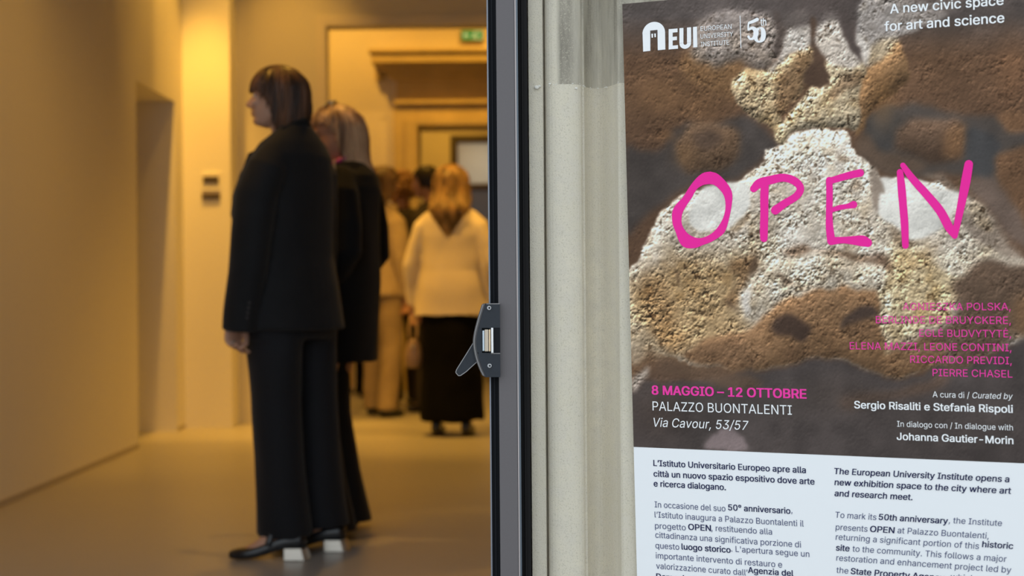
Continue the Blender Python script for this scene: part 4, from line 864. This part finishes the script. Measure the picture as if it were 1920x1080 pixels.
# ---- visitors further inside
def visitor(px, Y, face_deg, height, label, jacket, legs_m, hair, hair_kind, skin_m, skirt=False, arm_pose='down', jacket_len=.80, stride=0.0, head_turn=0, width=1.0, shoe_m=None, flare=1.0):
    root = person((at(px, 540, Y).x, Y, 0), math.radians(face_deg), label)
    H = height - .015; k = H / 1.70 * .94; sh = H * .82; zs = lambda f: H * f
    hM = place_head((.03, 0, H - .225 * k), math.radians(head_turn), 0)
    arms = []; hd = []
    for e in (1, -1):
        el, wr = (-.02, .235 * e * width, zs(.635)), (.03, .235 * e * width, zs(.49))
        arms.append(([(-.014, .115 * e * width, sh - .07), el, wr], [.045, .038, .027])); hd.append((Matrix.Translation((wr[0] + .004, wr[1], wr[2] - .03)), .9, -1 if e > 0 else 1))
    lg = []
    for e in (1, -1):
        fx_ = stride * e
        lg.append(([(0, .09 * e, zs(.50)), (fx_ * .5 + .01, .095 * e, zs(.28)), (fx_ - .03, .095 * e, .10)], [(.08, .08), (.055, .052), (.042, .038)], Matrix.Translation((fx_ - .10, .095 * e, .004))))
    q = body(root, skin_m, hM, k, (-.01, 0, sh + .01), None, arms, None, lg, .008, hd, torso=[(sh + .02, -.01, 0, .05, .06), (sh - .06, 0, 0, .08, .12 * width), (zs(.70), .01, 0, .11, .15), (zs(.6), 0, 0, .10, .13), (zs(.52), -.01, 0, .12, .16), (zs(.49), -.01, 0, .11, .15)])
    face_bits(root, q, k, hM)
    w = width; jl = zs(jacket_len * .585) if jacket_len else zs(.47)
    bm = bmesh.new()
    stack(bm, [(sh + .06, -.014, 0, .064, .072), (sh + .035, -.014, 0, .085, .115), (sh + .005, -.012, 0, .104, .145 * w), (sh - .05, -.006, 0, .124, .182 * w), (zs(.74), .01, 0, .146, .205 * w), (zs(.68), .01, 0, .146, .196 * w), (zs(.61), 0, 0, .138, .186 * w), (zs(.55), -.004, 0, .150, .205 * w * (1 + .3 * (flare - 1))), (jl + .01, -.006, 0, .160 * flare, .222 * w * flare), (jl, -.006, 0, .160 * flare, .222 * w * flare)], 32, .92)
    for e in (1, -1):
        tube(bm, [(-.014, .118 * e * w, sh - .03), (-.016, .172 * e * w, sh - .085), (-.022, .208 * e * w, zs(.71)), (-.02, .240 * e * w, zs(.635)), (.008, .240 * e * w, zs(.56)), (.03, .238 * e * w, zs(.49)), (.031, .238 * e * w, zs(.488))], [.06, (.078, .066), (.076, .062), (.070, .058), (.064, .054), (.058, .050), (.058, .050)], 18, round_ends=(True, False))
    melt('jacket', bm, .010, jacket, root, 2, folds(13, .012, int(px)))
    bm = bmesh.new()
    if skirt:
        stack(bm, [(zs(.6), 0, 0, .115, .155), (zs(.53), -.004, 0, .135, .182), (zs(.42), -.004, 0, .150, .190), (zs(.25), -.004, 0, .160, .196), (.105, -.004, 0, .17, .205), (.10, -.004, 0, .17, .205)], 40)
        melt('skirt', bm, .010, legs_m, root, 2, folds(20, .008, 77))
    else:
        stack(bm, [(zs(.58), 0, 0, .115, .160), (zs(.52), -.004, 0, .128, .182), (zs(.465), -.006, 0, .125, .178)], 28)
        for e in (1, -1):
            f = stride * e
            tube(bm, [(-.004, .082 * e, zs(.50)), (f * .25, .09 * e, zs(.40)), (f * .5 + .004, .095 * e, zs(.28)), (f * .8 - .01, .096 * e, zs(.15)), (f - .028, .096 * e, .06), (f - .028, .096 * e, .058)], [(.115, .090), (.100, .084), (.085, .075), (.080, .072), (.084, .074), (.084, .074)], 20, round_ends=(True, False))
        melt('trousers', bm, .010, legs_m, root, 2, folds(16, .007, int(px) + 3))
    for e in (1, -1): shoe_parts(root, (stride * e - .10, .095 * e, 0), 0, .265, shoe_m or M_LEATHER)
    if hair_kind == 'long':
        def hem_(a): d = math.degrees(az(a)); return 17.5 + (6 - 17.5) * smoothstep(35, 60, d) + (-13 - 6) * smoothstep(55, 90, d) + (-13) * smoothstep(120, 172, d)
        def prof_(z, a): return 1.0 + .12 * smoothstep(10, 0, z) - .45 * smoothstep(-6, -26, z)
        hair_shell('hair', hM, k, hair, root, hem_, prof_, droop=lambda z, a: (-8.5 * smoothstep(4, -9, z), 0), front=11, back=-13.2, side=11.8, top=24.6, waves=(.05, .75), locks=260, seed=int(px), lock_r=.0042)
    elif hair_kind == 'curly':
        bm = bmesh.new(); rn = random.Random(5); ball(bm, q(-1.2, 0, 14.0), (.105, .098, .105), 16)
        for _ in range(170):
            a, b = rn.uniform(0, 2 * PI), math.acos(rn.uniform(-.75, 1)); v = Vector((math.sin(b) * math.cos(a), math.sin(b) * math.sin(a), math.cos(b)))
            if v.x > .55 and v.z < .45: continue
            ball(bm, q(-1.2, 0, 14.0) + Vector((v.x * .108, v.y * .102, v.z * .108)), rn.uniform(.018, .032), 6)
        obj('hair', bm, hair, root, smooth=True)
    else:
        def hem_(a): d = math.degrees(az(a)); return 16.5 + (7 - 16.5) * smoothstep(45, 80, d) + (3.0 - 7) * smoothstep(90, 150, d)
        def prof_(z, a): return 1.0 - .18 * smoothstep(9, 2, z)
        hair_shell('hair', hM, k, hair, root, hem_, prof_, front=10.4, back=-11.2, side=8.7, top=23.6, locks=160, seed=int(px), lock_r=.003)
    return root, q, zs
M_BEIGE = material('beige_check_wool', (.42, .32, .20), .85, noise=(60, .25), bump=(200, .2, .001)); M_TAUPE = material('taupe_wool', (.30, .22, .13), .85, noise=(40, .2))
M_IVORY = material('ivory_jacket', (.74, .64, .48), .8, bump=(260, .2, .001)); M_BLACKSKIRT = material('black_skirt_cloth', (.0035, .0032, .0034), .9, spec=.1, bump=(60, .3, .002))
M_DARK = material('dark_brown_cloth', (.035, .026, .02), .85, noise=(30, .3)); M_CREAM = material('cream_trousers', (.58, .43, .24), .85, noise=(30, .15))
H_DARK = hair_mat('dark_hair', (.008, .005, .004), (.03, .018, .012)); H_BROWN = hair_mat('light_brown_hair', (.06, .032, .018), (.26, .16, .09)); H_GING = hair_mat('auburn_hair', (.05, .026, .010), (.46, .28, .11), 24); H_CURL = hair_mat('sandy_curls', (.12, .05, .015), (.50, .27, .09), 60)

Cr, qC, zC = visitor(716, 10.4, 60, 1.83, 'person in a beige jacket and taupe trousers seen from behind', M_BEIGE, M_TAUPE, H_BROWN, 'long', SKIN_C, head_turn=-40, jacket_len=.83, width=.80, stride=.05)
visitor(757, 11.3, 115, 1.85, 'person with sandy curls, behind the beige jacket and left of the ivory jacket', M_DARK, M_DARK, H_CURL, 'curly', SKIN_C, head_turn=30, width=.9)
Er, qE, zE = visitor(846, 9.02, 84, 1.72, 'person with long auburn hair in an ivory jacket and long black skirt seen from behind', M_IVORY, M_BLACKSKIRT, H_GING, 'long', SKIN_C, skirt=True, jacket_len=.755, flare=1.06, width=1.04)
visitor(808, 10.75, 150, 1.87, 'person with short dark hair half hidden behind the auburn haired one', M_DARK, M_DARK, H_DARK, 'short', SKIN_C, head_turn=20)
visitor(668, 12.55, 176, 1.68, 'person in cream trousers mostly hidden behind the black coat', M_TAUPE, M_CREAM, H_DARK, 'short', SKIN_C, stride=.12, width=.85)
visitor(699, 12.1, 80, 1.62, 'person in black trousers whose legs show left of the taupe trousers', M_DARK, M_BLACKSKIRT, H_DARK, 'short', SKIN_C, width=.8, stride=.06)
# handbag held by the person in the ivory jacket
bagp = at(775, 598, 9.0)
bag = tag(empty('handbag', (bagp.x, bagp.y - .02, bagp.z)), 'small rounded brown handbag hanging from the hand of the ivory jacket', 'handbag')
s9 = 9.0 / F
bm = bmesh.new(); stack(bm, [(-(690 - 598) * s9, 0, 0, .030, .020), (-(686 - 598) * s9, 0, 0, .050, .034), (-(670 - 598) * s9, 0, 0, .060, .040), (-(655 - 598) * s9, 0, 0, .052, .036), (-(640 - 598) * s9, 0, 0, .034, .026), (-(634 - 598) * s9, 0, 0, .022, .018)], 20)
o_ = obj('bag_body', bm, material('taupe_leather', (.27, .18, .13), .35, noise=(40, .2)), bag, smooth=True); sb = o_.modifiers.new('round', 'SUBSURF'); sb.levels = 1; sb.render_levels = 1
bm = bmesh.new(); tube(bm, [(-.022, 0, -.115), (-.026, 0, -.06), (-.018, 0, .0), (0, 0, .012), (.018, 0, .0), (.026, 0, -.06), (.022, 0, -.115)], [(.006, .009)] * 7, 8, hint=(0, 1, 0)); tag(obj('handle', bm, material('tan_strap', (.50, .34, .15), .5), bag, smooth=True), 'tan strap handle')
bm = bmesh.new(); ball(bm, (.0, -.038, -.175), (.012, .006, .012), 10); tag(obj('clasp', bm, M_SILVER, bag, smooth=True), 'round metal clasp')
# ------------------------------------------------------------------ exhibition poster on its board, turned towards the street
PH = Vector((0.91872055, -0.39489349, -0.0034192)); PV = Vector((-0.01871843, -0.01359807, 0.99973232)); PN = Vector((-0.39488017, -0.91851737, -0.01988692))
PO = at(1180, 540, 2.40)
def on_poster(px, py):
    r = ray(px, py); e = Vector((0, 0, EYE)); return e + r * ((PO - e).dot(PN) / r.dot(PN))
_B = Matrix((PH, PV, PN)).transposed().inverted()
def st(P):
    q = _B @ (P - PO); return q.x, q.y
S0 = st(on_poster(1180.5, 540))[0]; S1 = st(on_poster(1943, 690))[0]
T1 = st(on_poster(1167, 7.5))[1]; TM = st(on_poster(1190.5, 838))[1]; T0 = st(on_poster(1200, 1500))[1]
def pp(s, t, n=0.0): return PO + PH * s + PV * t + PN * n
PK = (1.31, 1.22, 1.10)          # ink reflectance for a given look in open shade
def ink(rgb): return tuple(min(.92, c * k) for c, k in zip(lin(rgb), PK))
poster = tag(empty('exhibition_poster', (0, 0, 0)), 'large exhibition poster with a carved stone face under the pink word OPEN', 'poster')
def slab(name, s0, s1, t0, t1, n0, n1, mat, bevel=0):
    bm = bmesh.new(); q = [pp(s0, t0, n1), pp(s1, t0, n1), pp(s1, t1, n1), pp(s0, t1, n1)]; prism(bm, q, PN, n0 - n1); return obj(name, bm, mat, poster, bevel=bevel)
slab('backing_board', S0, S1, T0, T1, -.012, -.0006, material('white_board', (.75, .76, .78), .5))
slab('lower_sheet', S0, S1, T0, TM, -.0006, 0, material('white_print_paper', ink((216, 224, 238)), .6, spec=.08))
for s in (S0 + .12, S1 - .12): slab('added_support_post', s - .02, s + .02, (-.15 - PO.z) / PV.z + .004, T1 - .2, -.052, -.012, M_STILE)  # posts and foot plates added to hold the poster board up
for s in (S0 + .12, S1 - .12):
    bm = bmesh.new(); c = pp(s, (-.15 - PO.z) / PV.z); box(bm, c.x - .06, c.x + .06, c.y - .10, c.y + .28, -.15, -.14); obj('added_foot_plate', bm, M_STILE, poster, bevel=.002)
# printed picture: a fine mesh sampled by image pixel position, colour stored per vertex
_xs, _ys, _rgb = paint_stone_face(1.25)
ni, nj = 600, 672
def project(s, t):
    P = np.array(PO)[None, None] + np.array(PH) * s[..., None] + np.array(PV) * t[..., None]
    a = P[..., 0] / P[..., 1]; b = (P[..., 2] - EYE) / P[..., 1]; u = (a - ROLL * b) / (1 + ROLL ** 2); v = (b + ROLL * a) / (1 + ROLL ** 2)
    return P, 960 + F * u, 540 - F * v
sg, tg = np.meshgrid(np.linspace(S0, S1, ni), np.linspace(TM, T1, nj))
P_, X_, Y_ = project(sg, tg)
fx = np.clip((X_ - _xs[0]) / (_xs[1] - _xs[0]), 0, len(_xs) - 1.01); fy = np.clip((Y_ - _ys[0]) / (_ys[1] - _ys[0]), 0, len(_ys) - 1.01)
xi, yi = fx.astype(int), fy.astype(int); fx = (fx - xi)[..., None]; fy = (fy - yi)[..., None]
c_ = (_rgb[yi, xi] * (1 - fx) + _rgb[yi, xi + 1] * fx) * (1 - fy) + (_rgb[yi + 1, xi] * (1 - fx) + _rgb[yi + 1, xi + 1] * fx) * fy
c_ = np.where(c_ <= .04045, c_ / 12.92, ((c_ + .055) / 1.055) ** 2.4) * np.array(PK)
c_ = np.clip(c_, 0, .92)
me = bpy.data.meshes.new('printed_picture')
me.vertices.add(ni * nj); me.vertices.foreach_set('co', (P_ + np.array(PN) * .0002).reshape(-1).astype(np.float32))
idx = np.arange(ni * nj).reshape(nj, ni)
quads = np.stack([idx[:-1, :-1], idx[:-1, 1:], idx[1:, 1:], idx[1:, :-1]], -1).reshape(-1)
nf = len(quads) // 4
me.loops.add(nf * 4); me.loops.foreach_set('vertex_index', quads.astype(np.int32))
me.polygons.add(nf); me.polygons.foreach_set('loop_start', (np.arange(nf) * 4).astype(np.int32)); me.polygons.foreach_set('loop_total', np.full(nf, 4, np.int32))
me.update(calc_edges=True)
at_ = me.color_attributes.new('ink', 'FLOAT_COLOR', 'POINT')
at_.data.foreach_set('color', np.concatenate([c_, np.ones((nj, ni, 1))], -1).reshape(-1).astype(np.float32))
M_PIC = bpy.data.materials.new('printed_ink'); M_PIC.use_nodes = True
_b = M_PIC.node_tree.nodes['Principled BSDF']; _a = M_PIC.node_tree.nodes.new('ShaderNodeAttribute'); _a.attribute_name = 'ink'
M_PIC.node_tree.links.new(_a.outputs['Color'], _b.inputs['Base Color']); _b.inputs['Roughness'].default_value = .6; _b.inputs['Specular IOR Level'].default_value = .08
me.materials.append(M_PIC)
o_ = bpy.data.objects.new('printed_picture', me); COL.objects.link(o_); o_.parent = poster

# lettering
import os
try:
    FONT = bpy.data.fonts.load(os.path.join(bpy.utils.system_resource('DATAFILES', path='fonts'), 'Inter.woff2'))
except Exception:
    FONT = None
from mathutils.geometry import delaunay_2d_cdt
_glyph_cache = {}
def glyphs(text, weight):
    """outlines of a line of type, filled by a constrained triangulation and the non-zero winding rule"""
    if text in _glyph_cache: return _glyph_cache[text]
    cu = bpy.data.curves.new('line', 'FONT'); cu.body = text; cu.size = 1.0; cu.resolution_u = 4; cu.fill_mode = 'NONE'
    if FONT: cu.font = FONT
    ob = bpy.data.objects.new('line', cu); COL.objects.link(ob)
    dg = bpy.context.evaluated_depsgraph_get(); dg.update()
    m = bpy.data.meshes.new_from_object(ob.evaluated_get(dg))
    P = [v.co.xy.copy() for v in m.vertices]; nxt = {}
    for e in m.edges:
        i, j = e.vertices; nxt.setdefault(i, []).append(j); nxt.setdefault(j, []).append(i)
    bpy.data.objects.remove(ob); bpy.data.curves.remove(cu); bpy.data.meshes.remove(m)
    loops, seen = [], set()
    for i in range(len(P)):
        if i in seen or i not in nxt: continue
        lp_, prev, cur = [i], None, i; seen.add(i)
        while True:
            n_ = [k for k in nxt[cur] if k != prev and (k not in seen)]
            if not n_: break
            k = i + len(lp_) if (i + len(lp_)) in n_ else n_[0]
            prev, cur = cur, k; lp_.append(k); seen.add(k)
        if len(lp_) > 2: loops.append(lp_)
    edges = [(l[k], l[(k + 1) % len(l)]) for l in loops for k in range(len(l))]
    V, E_, Fc, *_ = delaunay_2d_cdt(P, edges, [], 0, 1e-6)
    co = np.array([(v.x, v.y, 0.0) for v in V]); tri = [tuple(f) for f in Fc if len(f) == 3]
    C = co[np.array(tri)].mean(1)[:, :2]; W = np.zeros(len(C))
    for l in loops:
        q = np.array([P[k] for k in l]); r = np.roll(q, -1, 0)
        if C is None: continue
        sel = np.where((C[:, 0] >= q[:, 0].min()) & (C[:, 0] <= q[:, 0].max()) & (C[:, 1] >= q[:, 1].min()) & (C[:, 1] <= q[:, 1].max()))[0]
        if not len(sel): continue
        c = C[sel][:, None, :]; up = (q[None, :, 1] <= c[..., 1]) & (r[None, :, 1] > c[..., 1]); dn = (q[None, :, 1] > c[..., 1]) & (r[None, :, 1] <= c[..., 1])
        cr = (r[None, :, 0] - q[None, :, 0]) * (c[..., 1] - q[None, :, 1]) - (c[..., 0] - q[None, :, 0]) * (r[None, :, 1] - q[None, :, 1])
        W[sel] += (up & (cr > 0)).sum(1) - (dn & (cr < 0)).sum(1)
    fs = [t for t, w in zip(tri, W) if w != 0]
    _glyph_cache[text] = (co, fs); return co, fs
_cap = glyphs('H', 0)[0]; CAPH = _cap[:, 1].max() - _cap[:, 1].min()
def s_at(px, t, s):
    for _ in range(12):
        e = to_px(pp(s, t))[0] - px; g = (to_px(pp(s + .001, t))[0] - to_px(pp(s, t))[0]) / .001; s -= e / g
    return s
INK_N = .0007
def lettering(name, lines, color, group_parent=None, label=None):
    """lines: (text, x start, baseline y at start, x end, cap height px, weight, slant[, advance text])"""
    bm = bmesh.new()
    for text, x0, y0, x1, cap, wt, sl in lines:
        co, fs = glyphs(text, wt)
        a, t = st(on_poster(x0, y0)); b = s_at(x1, t, a); hh = st(on_poster(x0, y0 - cap))[1] - t
        k = hh / CAPH; co = co.copy(); co[:, 0] += sl * co[:, 1]
        us = sorted({i for f in fs for i in f}); mn, mx = co[us, 0].min(), co[us, 0].max()
        kx = (b - a) / (mx - mn); w = max(0, wt)
        for li, (ox, oy) in enumerate([(0, 0)] if w == 0 else [(-w, -w * .5), (w, w * .5), (-w, w * .5), (w, -w * .5)]):
            vs = [bm.verts.new(pp(a + (x - mn + ox) * kx, t + (y + oy) * k, INK_N + li * 1.2e-5)) for x, y, z in co]
            for f in fs: bm.faces.new([vs[i] for i in f])
    for f in bm.faces:
        f.normal_update()
        if f.normal.dot(PN) < 0: f.normal_flip()
    o = obj(name, bm, color, poster, recalc=False); tag(o, label); return o
I_WHITE = material('white_ink', ink((228, 234, 248)), .6, spec=.08); I_PINK = material('magenta_ink', ink((238, 44, 152)), .6, spec=.08); I_PINK2 = material('pink_ink', ink((246, 62, 160)), .6, spec=.08)
I_NAVY = material('navy_ink', ink((38, 42, 78)), .6, spec=.08); I_NAVYL = material('pale_navy_ink', ink((72, 80, 116)), .6, spec=.08)
R_, S_, BD = -.004, .012, .024
lettering('tagline_lettering', [('A new civic space', 1669.5, 25.5, 1881.6, 17.5, S_, 0), ('for art and science', 1659, 58.5, 1883, 17.5, S_, 0)], I_WHITE)
lettering('institute_lettering', [('EUROPEAN', 1313.8, 58.3, 1372, 8.6, -.008, 0), ('UNIVERSITY', 1313.8, 72.5, 1374.8, 8.6, -.008, 0), ('INSTITUTE', 1314.6, 87.4, 1367.2, 8.6, -.008, 0), ('th', 1426.3, 48.5, 1436.8, 14.0, .012, 0)], I_WHITE)
lettering('artist_lettering', [('AGNIESZKA POLSKA,', 1693, 581.3, 1895, 13.4, R_, 0), ('BERLINDE DE BRUYCKERE,', 1642.6, 606.0, 1895.5, 13.4, R_, 0), ('EGLĖ BUDVYTYTĖ,', 1724, 631, 1895.8, 13.4, R_, 0),
    ('ELENA MAZZI, LEONE CONTINI,', 1593.7, 654.8, 1896.6, 13.4, R_, 0), ('RICCARDO PREVIDI,', 1707, 680, 1897, 13.4, R_, 0), ('PIERRE CHASEL', 1749, 705, 1898.5, 13.4, R_, 0)], I_PINK2)
lettering('curator_lettering', [('A cura di /', 1749, 744.7, 1818, 11.0, R_, 0), ('Curated by', 1823.5, 746.5, 1899.3, 11.0, R_, .2), ('Sergio Risaliti e Stefania Rispoli', 1602.3, 765.4, 1899, 13.6, S_ * 1.3, 0),
    ('In dialogo con / In dialogue with', 1682.4, 799.8, 1899.4, 10.6, R_, 0), ('Johanna Gautier-Morin', 1682, 824.5, 1900, 13.4, S_ * 1.3, 0)], I_WHITE)
lettering('date_lettering', [('8 MAGGIO – 12 OTTOBRE', 1223, 739.4, 1511.8, 16.4, BD, 0)], I_PINK2)
lettering('place_lettering', [('PALAZZO BUONTALENTI', 1224, 769.5, 1485, 17.0, -.012, 0), ('Via Cavour, 53/57', 1226, 799.8, 1404, 16.6, -.012, .2)], I_WHITE)
C1, C2 = 11.0, 11.2
lettering('italian_text', [("L’Istituto Universitario Europeo apre alla", 1225.6, 873.4, 1511, C1, S_ * 1.2, 0), ('città un nuovo spazio espositivo dove arte', 1226, 893.3, 1527.3, C1, S_ * 1.2, 0), ('e ricerca dialogano.', 1226.2, 911.8, 1361, C1, S_ * 1.2, 0),
    ('50° anniversario', 1365.8, 956.5, 1482, C1, S_ * 1.2, 0), ('OPEN', 1291, 993, 1333, C1, S_ * 1.2, 0), ('luogo storico', 1278.4, 1030, 1370, C1, S_ * 1.2, 0), ('Agenzia del', 1403, 1074, 1487.8, C1, S_ * 1.2, 0), ('Demanio', 1231, 1086, 1292, C1, S_ * 1.2, 0)], I_NAVY, label='bold navy words in Italian')
lettering('italian_text', [('In occasione del suo', 1227.8, 951, 1360.4, C1, R_, 0), (',', 1484, 961.5, 1486, C1, R_, 0), ("l’Istituto inaugura a Palazzo Buontalenti il", 1227.8, 970, 1507.3, C1, R_, 0), ('progetto', 1228.4, 990.7, 1286, C1, R_, 0), (', restituendo alla', 1334, 995, 1447.8, C1, R_, 0),
    ('cittadinanza una significativa porzione di', 1229, 1008, 1502, C1, R_, 0), ('questo', 1229.3, 1027.8, 1273.8, C1, R_, 0), (". L'apertura segue un", 1371.5, 1034, 1517.8, C1, R_, 0), ('importante intervento di restauro e', 1230, 1046.7, 1466.7, C1, R_, 0),
    ('valorizzazione curato dall’', 1230.7, 1066, 1402, C1, R_, 0)], I_NAVYL, label='regular navy words in Italian')
lettering('english_text', [('The European University Institute opens a', 1565, 888.6, 1892.7, C2, S_ * 1.2, .12), ('new exhibition space to the city where art', 1565, 909.3, 1896, C2, S_ * 1.2, .12), ('and research meet.', 1565.2, 930, 1710.7, C2, S_ * 1.2, .12),
    ('50th anniversary', 1648, 974.5, 1777.8, C2, S_ * 1.2, .12), ('OPEN', 1632, 997, 1678, C2, S_ * 1.2, .12), ('historic', 1841.6, 1025.5, 1900, C2, S_ * 1.2, .12), ('site', 1567.8, 1032, 1593, C2, S_ * 1.2, .12), ('State Property Agency', 1595.5, 1076, 1772, C2, S_ * 1.2, .12)], I_NAVY, label='bold navy words in English')
lettering('english_text', [('To mark its', 1567, 970.5, 1643.6, C2, R_, .12), (', the Institute', 1778.6, 980.5, 1879, C2, R_, .12), ('presents', 1566.5, 993.3, 1627, C2, R_, .12), ('at Palazzo Buontalenti,', 1683, 999.5, 1853.8, C2, R_, .12), ('returning a significant portion of this', 1567, 1011.8, 1836, C2, R_, .12),
    ('to the community. This follows a major', 1599, 1034, 1888, C2, R_, .12), ('restoration and enhancement project led by', 1568, 1051, 1896.7, C2, R_, .12), ('the', 1568.8, 1074, 1591, C2, R_, .12), (', which', 1773, 1086, 1828, C2, R_, .12)], I_NAVYL, label='regular navy words in English')
# hand drawn headline: brush strokes of changing width
def D_(x, y): return 1540 + x / 3.724, 280 + y / 3.724
def C_(x, y): return 1160 + x / 3.724, 280 + y / 3.724
bm = bmesh.new()
LAYER = [0]
def brush(bm, pts, conv, n=6):
    """one ribbon face per stroke, round at both ends; strokes lie in thin coats over each other"""
    q = [(*conv(x, y), w / 3.724 / 2) for x, y, w in spline(pts, n)]; lf, rt = [], []
    for i, (x, y, r) in enumerate(q):
        xa, ya, _ = q[max(0, i - 1)]; xb, yb, _ = q[min(len(q) - 1, i + 1)]
        d = Vector((xb - xa, yb - ya)).normalized(); lf.append((x - d.y * r, y + d.x * r)); rt.append((x + d.y * r, y - d.x * r))
    def cap(i, j):
        x, y, r = q[i]; d = Vector((x - q[j][0], y - q[j][1])); t = math.atan2(d.y, d.x); return [(x + r * math.cos(t + PI / 2 - PI * k / 8), y + r * math.sin(t + PI / 2 - PI * k / 8)) for k in range(1, 8)]
    LAYER[0] += 1; n_ = INK_N + LAYER[0] * 1.5e-5
    m = len(q)
    V = lambda p_: bm.verts.new(on_poster(*p_) + PN * n_)
    L2, R2 = [V(p_) for p_ in lf], [V(p_) for p_ in rt]
    for i in range(m - 1): bm.faces.new((L2[i], L2[i + 1], R2[i + 1], R2[i]))
    bm.faces.new([L2[-1]] + [V(p_) for p_ in cap(m - 1, m - 2)] + [R2[-1]]); bm.faces.new([R2[0]] + [V(p_) for p_ in cap(0, 1)] + [L2[0]])
def letter():
    global bm
    for f in bm.faces:
        f.normal_update()
        if f.normal.dot(PN) < 0: f.normal_flip()
    obj('headline_letter', bm, I_PINK, poster, recalc=False); bm = bmesh.new()
oo = spline([(640, 155), (690, 170), (740, 215), (780, 270), (795, 320), (790, 390), (775, 470), (750, 560), (720, 600), (650, 645), (590, 668), (540, 688), (480, 690), (440, 670), (415, 625), (400, 580), (380, 530), (373, 470), (380, 420), (410, 375), (450, 335), (490, 270), (540, 205), (590, 165), (640, 155)], 5)
oi = spline([(632, 242), (670, 250), (710, 285), (738, 330), (747, 390), (740, 450), (715, 510), (670, 570), (620, 605), (560, 620), (500, 600), (460, 560), (440, 510), (445, 450), (470, 400), (510, 340), (545, 280), (590, 250), (632, 242)], 5)
def resample(p, n):
    p = np.array(p); d = np.r_[0, np.cumsum(np.hypot(*np.diff(p, axis=0).T))]; u = np.linspace(0, d[-1], n); return np.c_[np.interp(u, d, p[:, 0]), np.interp(u, d, p[:, 1])]
ro, ri = resample(oo, 73)[:-1], resample(oi, 73)[:-1]
vo = [bm.verts.new(on_poster(*C_(*p)) + PN * INK_N) for p in ro]; vi = [bm.verts.new(on_poster(*C_(*p)) + PN * INK_N) for p in ri]
for i in range(72): bm.faces.new((vo[i], vo[(i + 1) % 72], vi[(i + 1) % 72], vi[i]))
letter()
brush(bm, [(943, 275, 50), (985, 236, 62), (1060, 215, 60), (1150, 198, 56), (1230, 222, 56), (1270, 272, 52), (1240, 328, 52), (1160, 378, 54), (1095, 425, 62)], C_)
brush(bm, [(1022, 235, 55), (1018, 330, 58), (1018, 450, 56), (1015, 560, 56), (1015, 622, 52)], C_); letter()
brush(bm, [(272, 165, 54), (200, 180, 50), (130, 200, 48), (56, 222, 44)], D_); brush(bm, [(56, 215, 46), (58, 320, 46), (56, 440, 46), (58, 540, 52), (70, 640, 58)], D_)
brush(bm, [(226, 386, 52), (180, 398, 34), (130, 406, 36), (70, 426, 30)], D_); brush(bm, [(70, 640, 56), (150, 634, 46), (230, 636, 62), (290, 640, 76), (325, 652, 60)], D_); letter()
brush(bm, [(550, 160, 45), (562, 280, 56), (572, 400, 54), (582, 520, 54), (588, 672, 46)], D_); brush(bm, [(570, 112, 38), (640, 208, 52), (740, 320, 58), (830, 430, 62), (890, 540, 62), (932, 604, 42)], D_)
brush(bm, [(932, 604, 42), (958, 480, 50), (985, 350, 58), (1010, 220, 66), (1030, 105, 60)], D_)
letter()
# emblem: arched gate with two small lights, three block letters, rule, anniversary numerals
def L_(x, y): return 1160 + x / 3.724, y / 3.724
bm = bmesh.new()
def shape(outer, conv=L_):
    bm.faces.new([bm.verts.new(on_poster(*conv(*p)) + PN * INK_N) for p in outer])
def barch(cx, cy, r0, r1, a0, a1, conv=L_, n=20, sk=-.075):
    for i in range(n):
        q = []
        for a, r in ((a0 + (a1 - a0) * i / n, r0), (a0 + (a1 - a0) * (i + 1) / n, r0), (a0 + (a1 - a0) * (i + 1) / n, r1), (a0 + (a1 - a0) * i / n, r1)):
            x = cx + r * math.cos(a); q.append((x, cy - r * math.sin(a) + sk * (x - cx)))
        shape(q, conv)
barch(246, 232, 0.5, 79, 0, PI)
shape([(168, 237), (222, 233), (222, 355), (172, 361)]); shape([(272, 229), (325, 226), (327, 346), (274, 351)])
bm2 = bm
shape([(350, 204), (378, 202), (378, 343), (350, 346)]); shape([(378, 202), (412, 199), (412, 225), (378, 228)]); shape([(378, 258), (408, 255), (408, 280), (378, 283)]); shape([(378, 319), (415, 315), (415, 340), (378, 343)])
shape([(425, 197), (453, 195), (453, 300), (425, 302)]); shape([(478, 193), (507, 190), (507, 296), (478, 298)]); barch(466, 300, 13, 41, PI, 2 * PI)
shape([(520, 189), (548, 186), (550, 329), (522, 332)])
shape([(846, 110), (851, 110), (857, 335), (852, 335)])
brush(bm, [(912, 160, 18), (940, 150, 22), (968, 136, 24)], L_); brush(bm, [(908, 165, 12), (906, 185, 12), (906, 206, 12)], L_)
brush(bm, [(908, 208, 14), (935, 196, 22), (958, 215, 34), (958, 245, 34), (940, 268, 20), (918, 272, 14), (908, 256, 18)], L_)
brush(bm, [(985, 196, 12), (962, 215, 26), (956, 245, 30), (962, 278, 24), (982, 292, 12), (1006, 275, 30), (1012, 240, 34), (1006, 206, 26), (985, 194, 12)], L_)
for f in bm.faces:
    f.normal_update()
    if f.normal.dot(PN) < 0: f.normal_flip()
tag(obj('institute_emblem', bm, I_WHITE, poster, recalc=False), 'white arched gate emblem with block letters and the numeral 50')
bm = bmesh.new(); INK_N = .0011
shape([(222, 214), (272, 209), (272, 240), (222, 243)]); INK_N = .0015
for f in bm.faces:
    f.normal_update()
    if f.normal.dot(PN) < 0: f.normal_flip()
obj('emblem_doorway', bm, material('dark_ink', ink((78, 70, 68)), .6, spec=.08), poster, recalc=False)
bm = bmesh.new(); shape([(230, 237), (242, 236), (242, 263), (232, 264)]); shape([(250, 235), (262, 234), (262, 260), (252, 261)])
for f in bm.faces:
    f.normal_update()
    if f.normal.dot(PN) < 0: f.normal_flip()
tag(obj('emblem_window', bm, I_WHITE, poster, recalc=False), 'two small white lights')
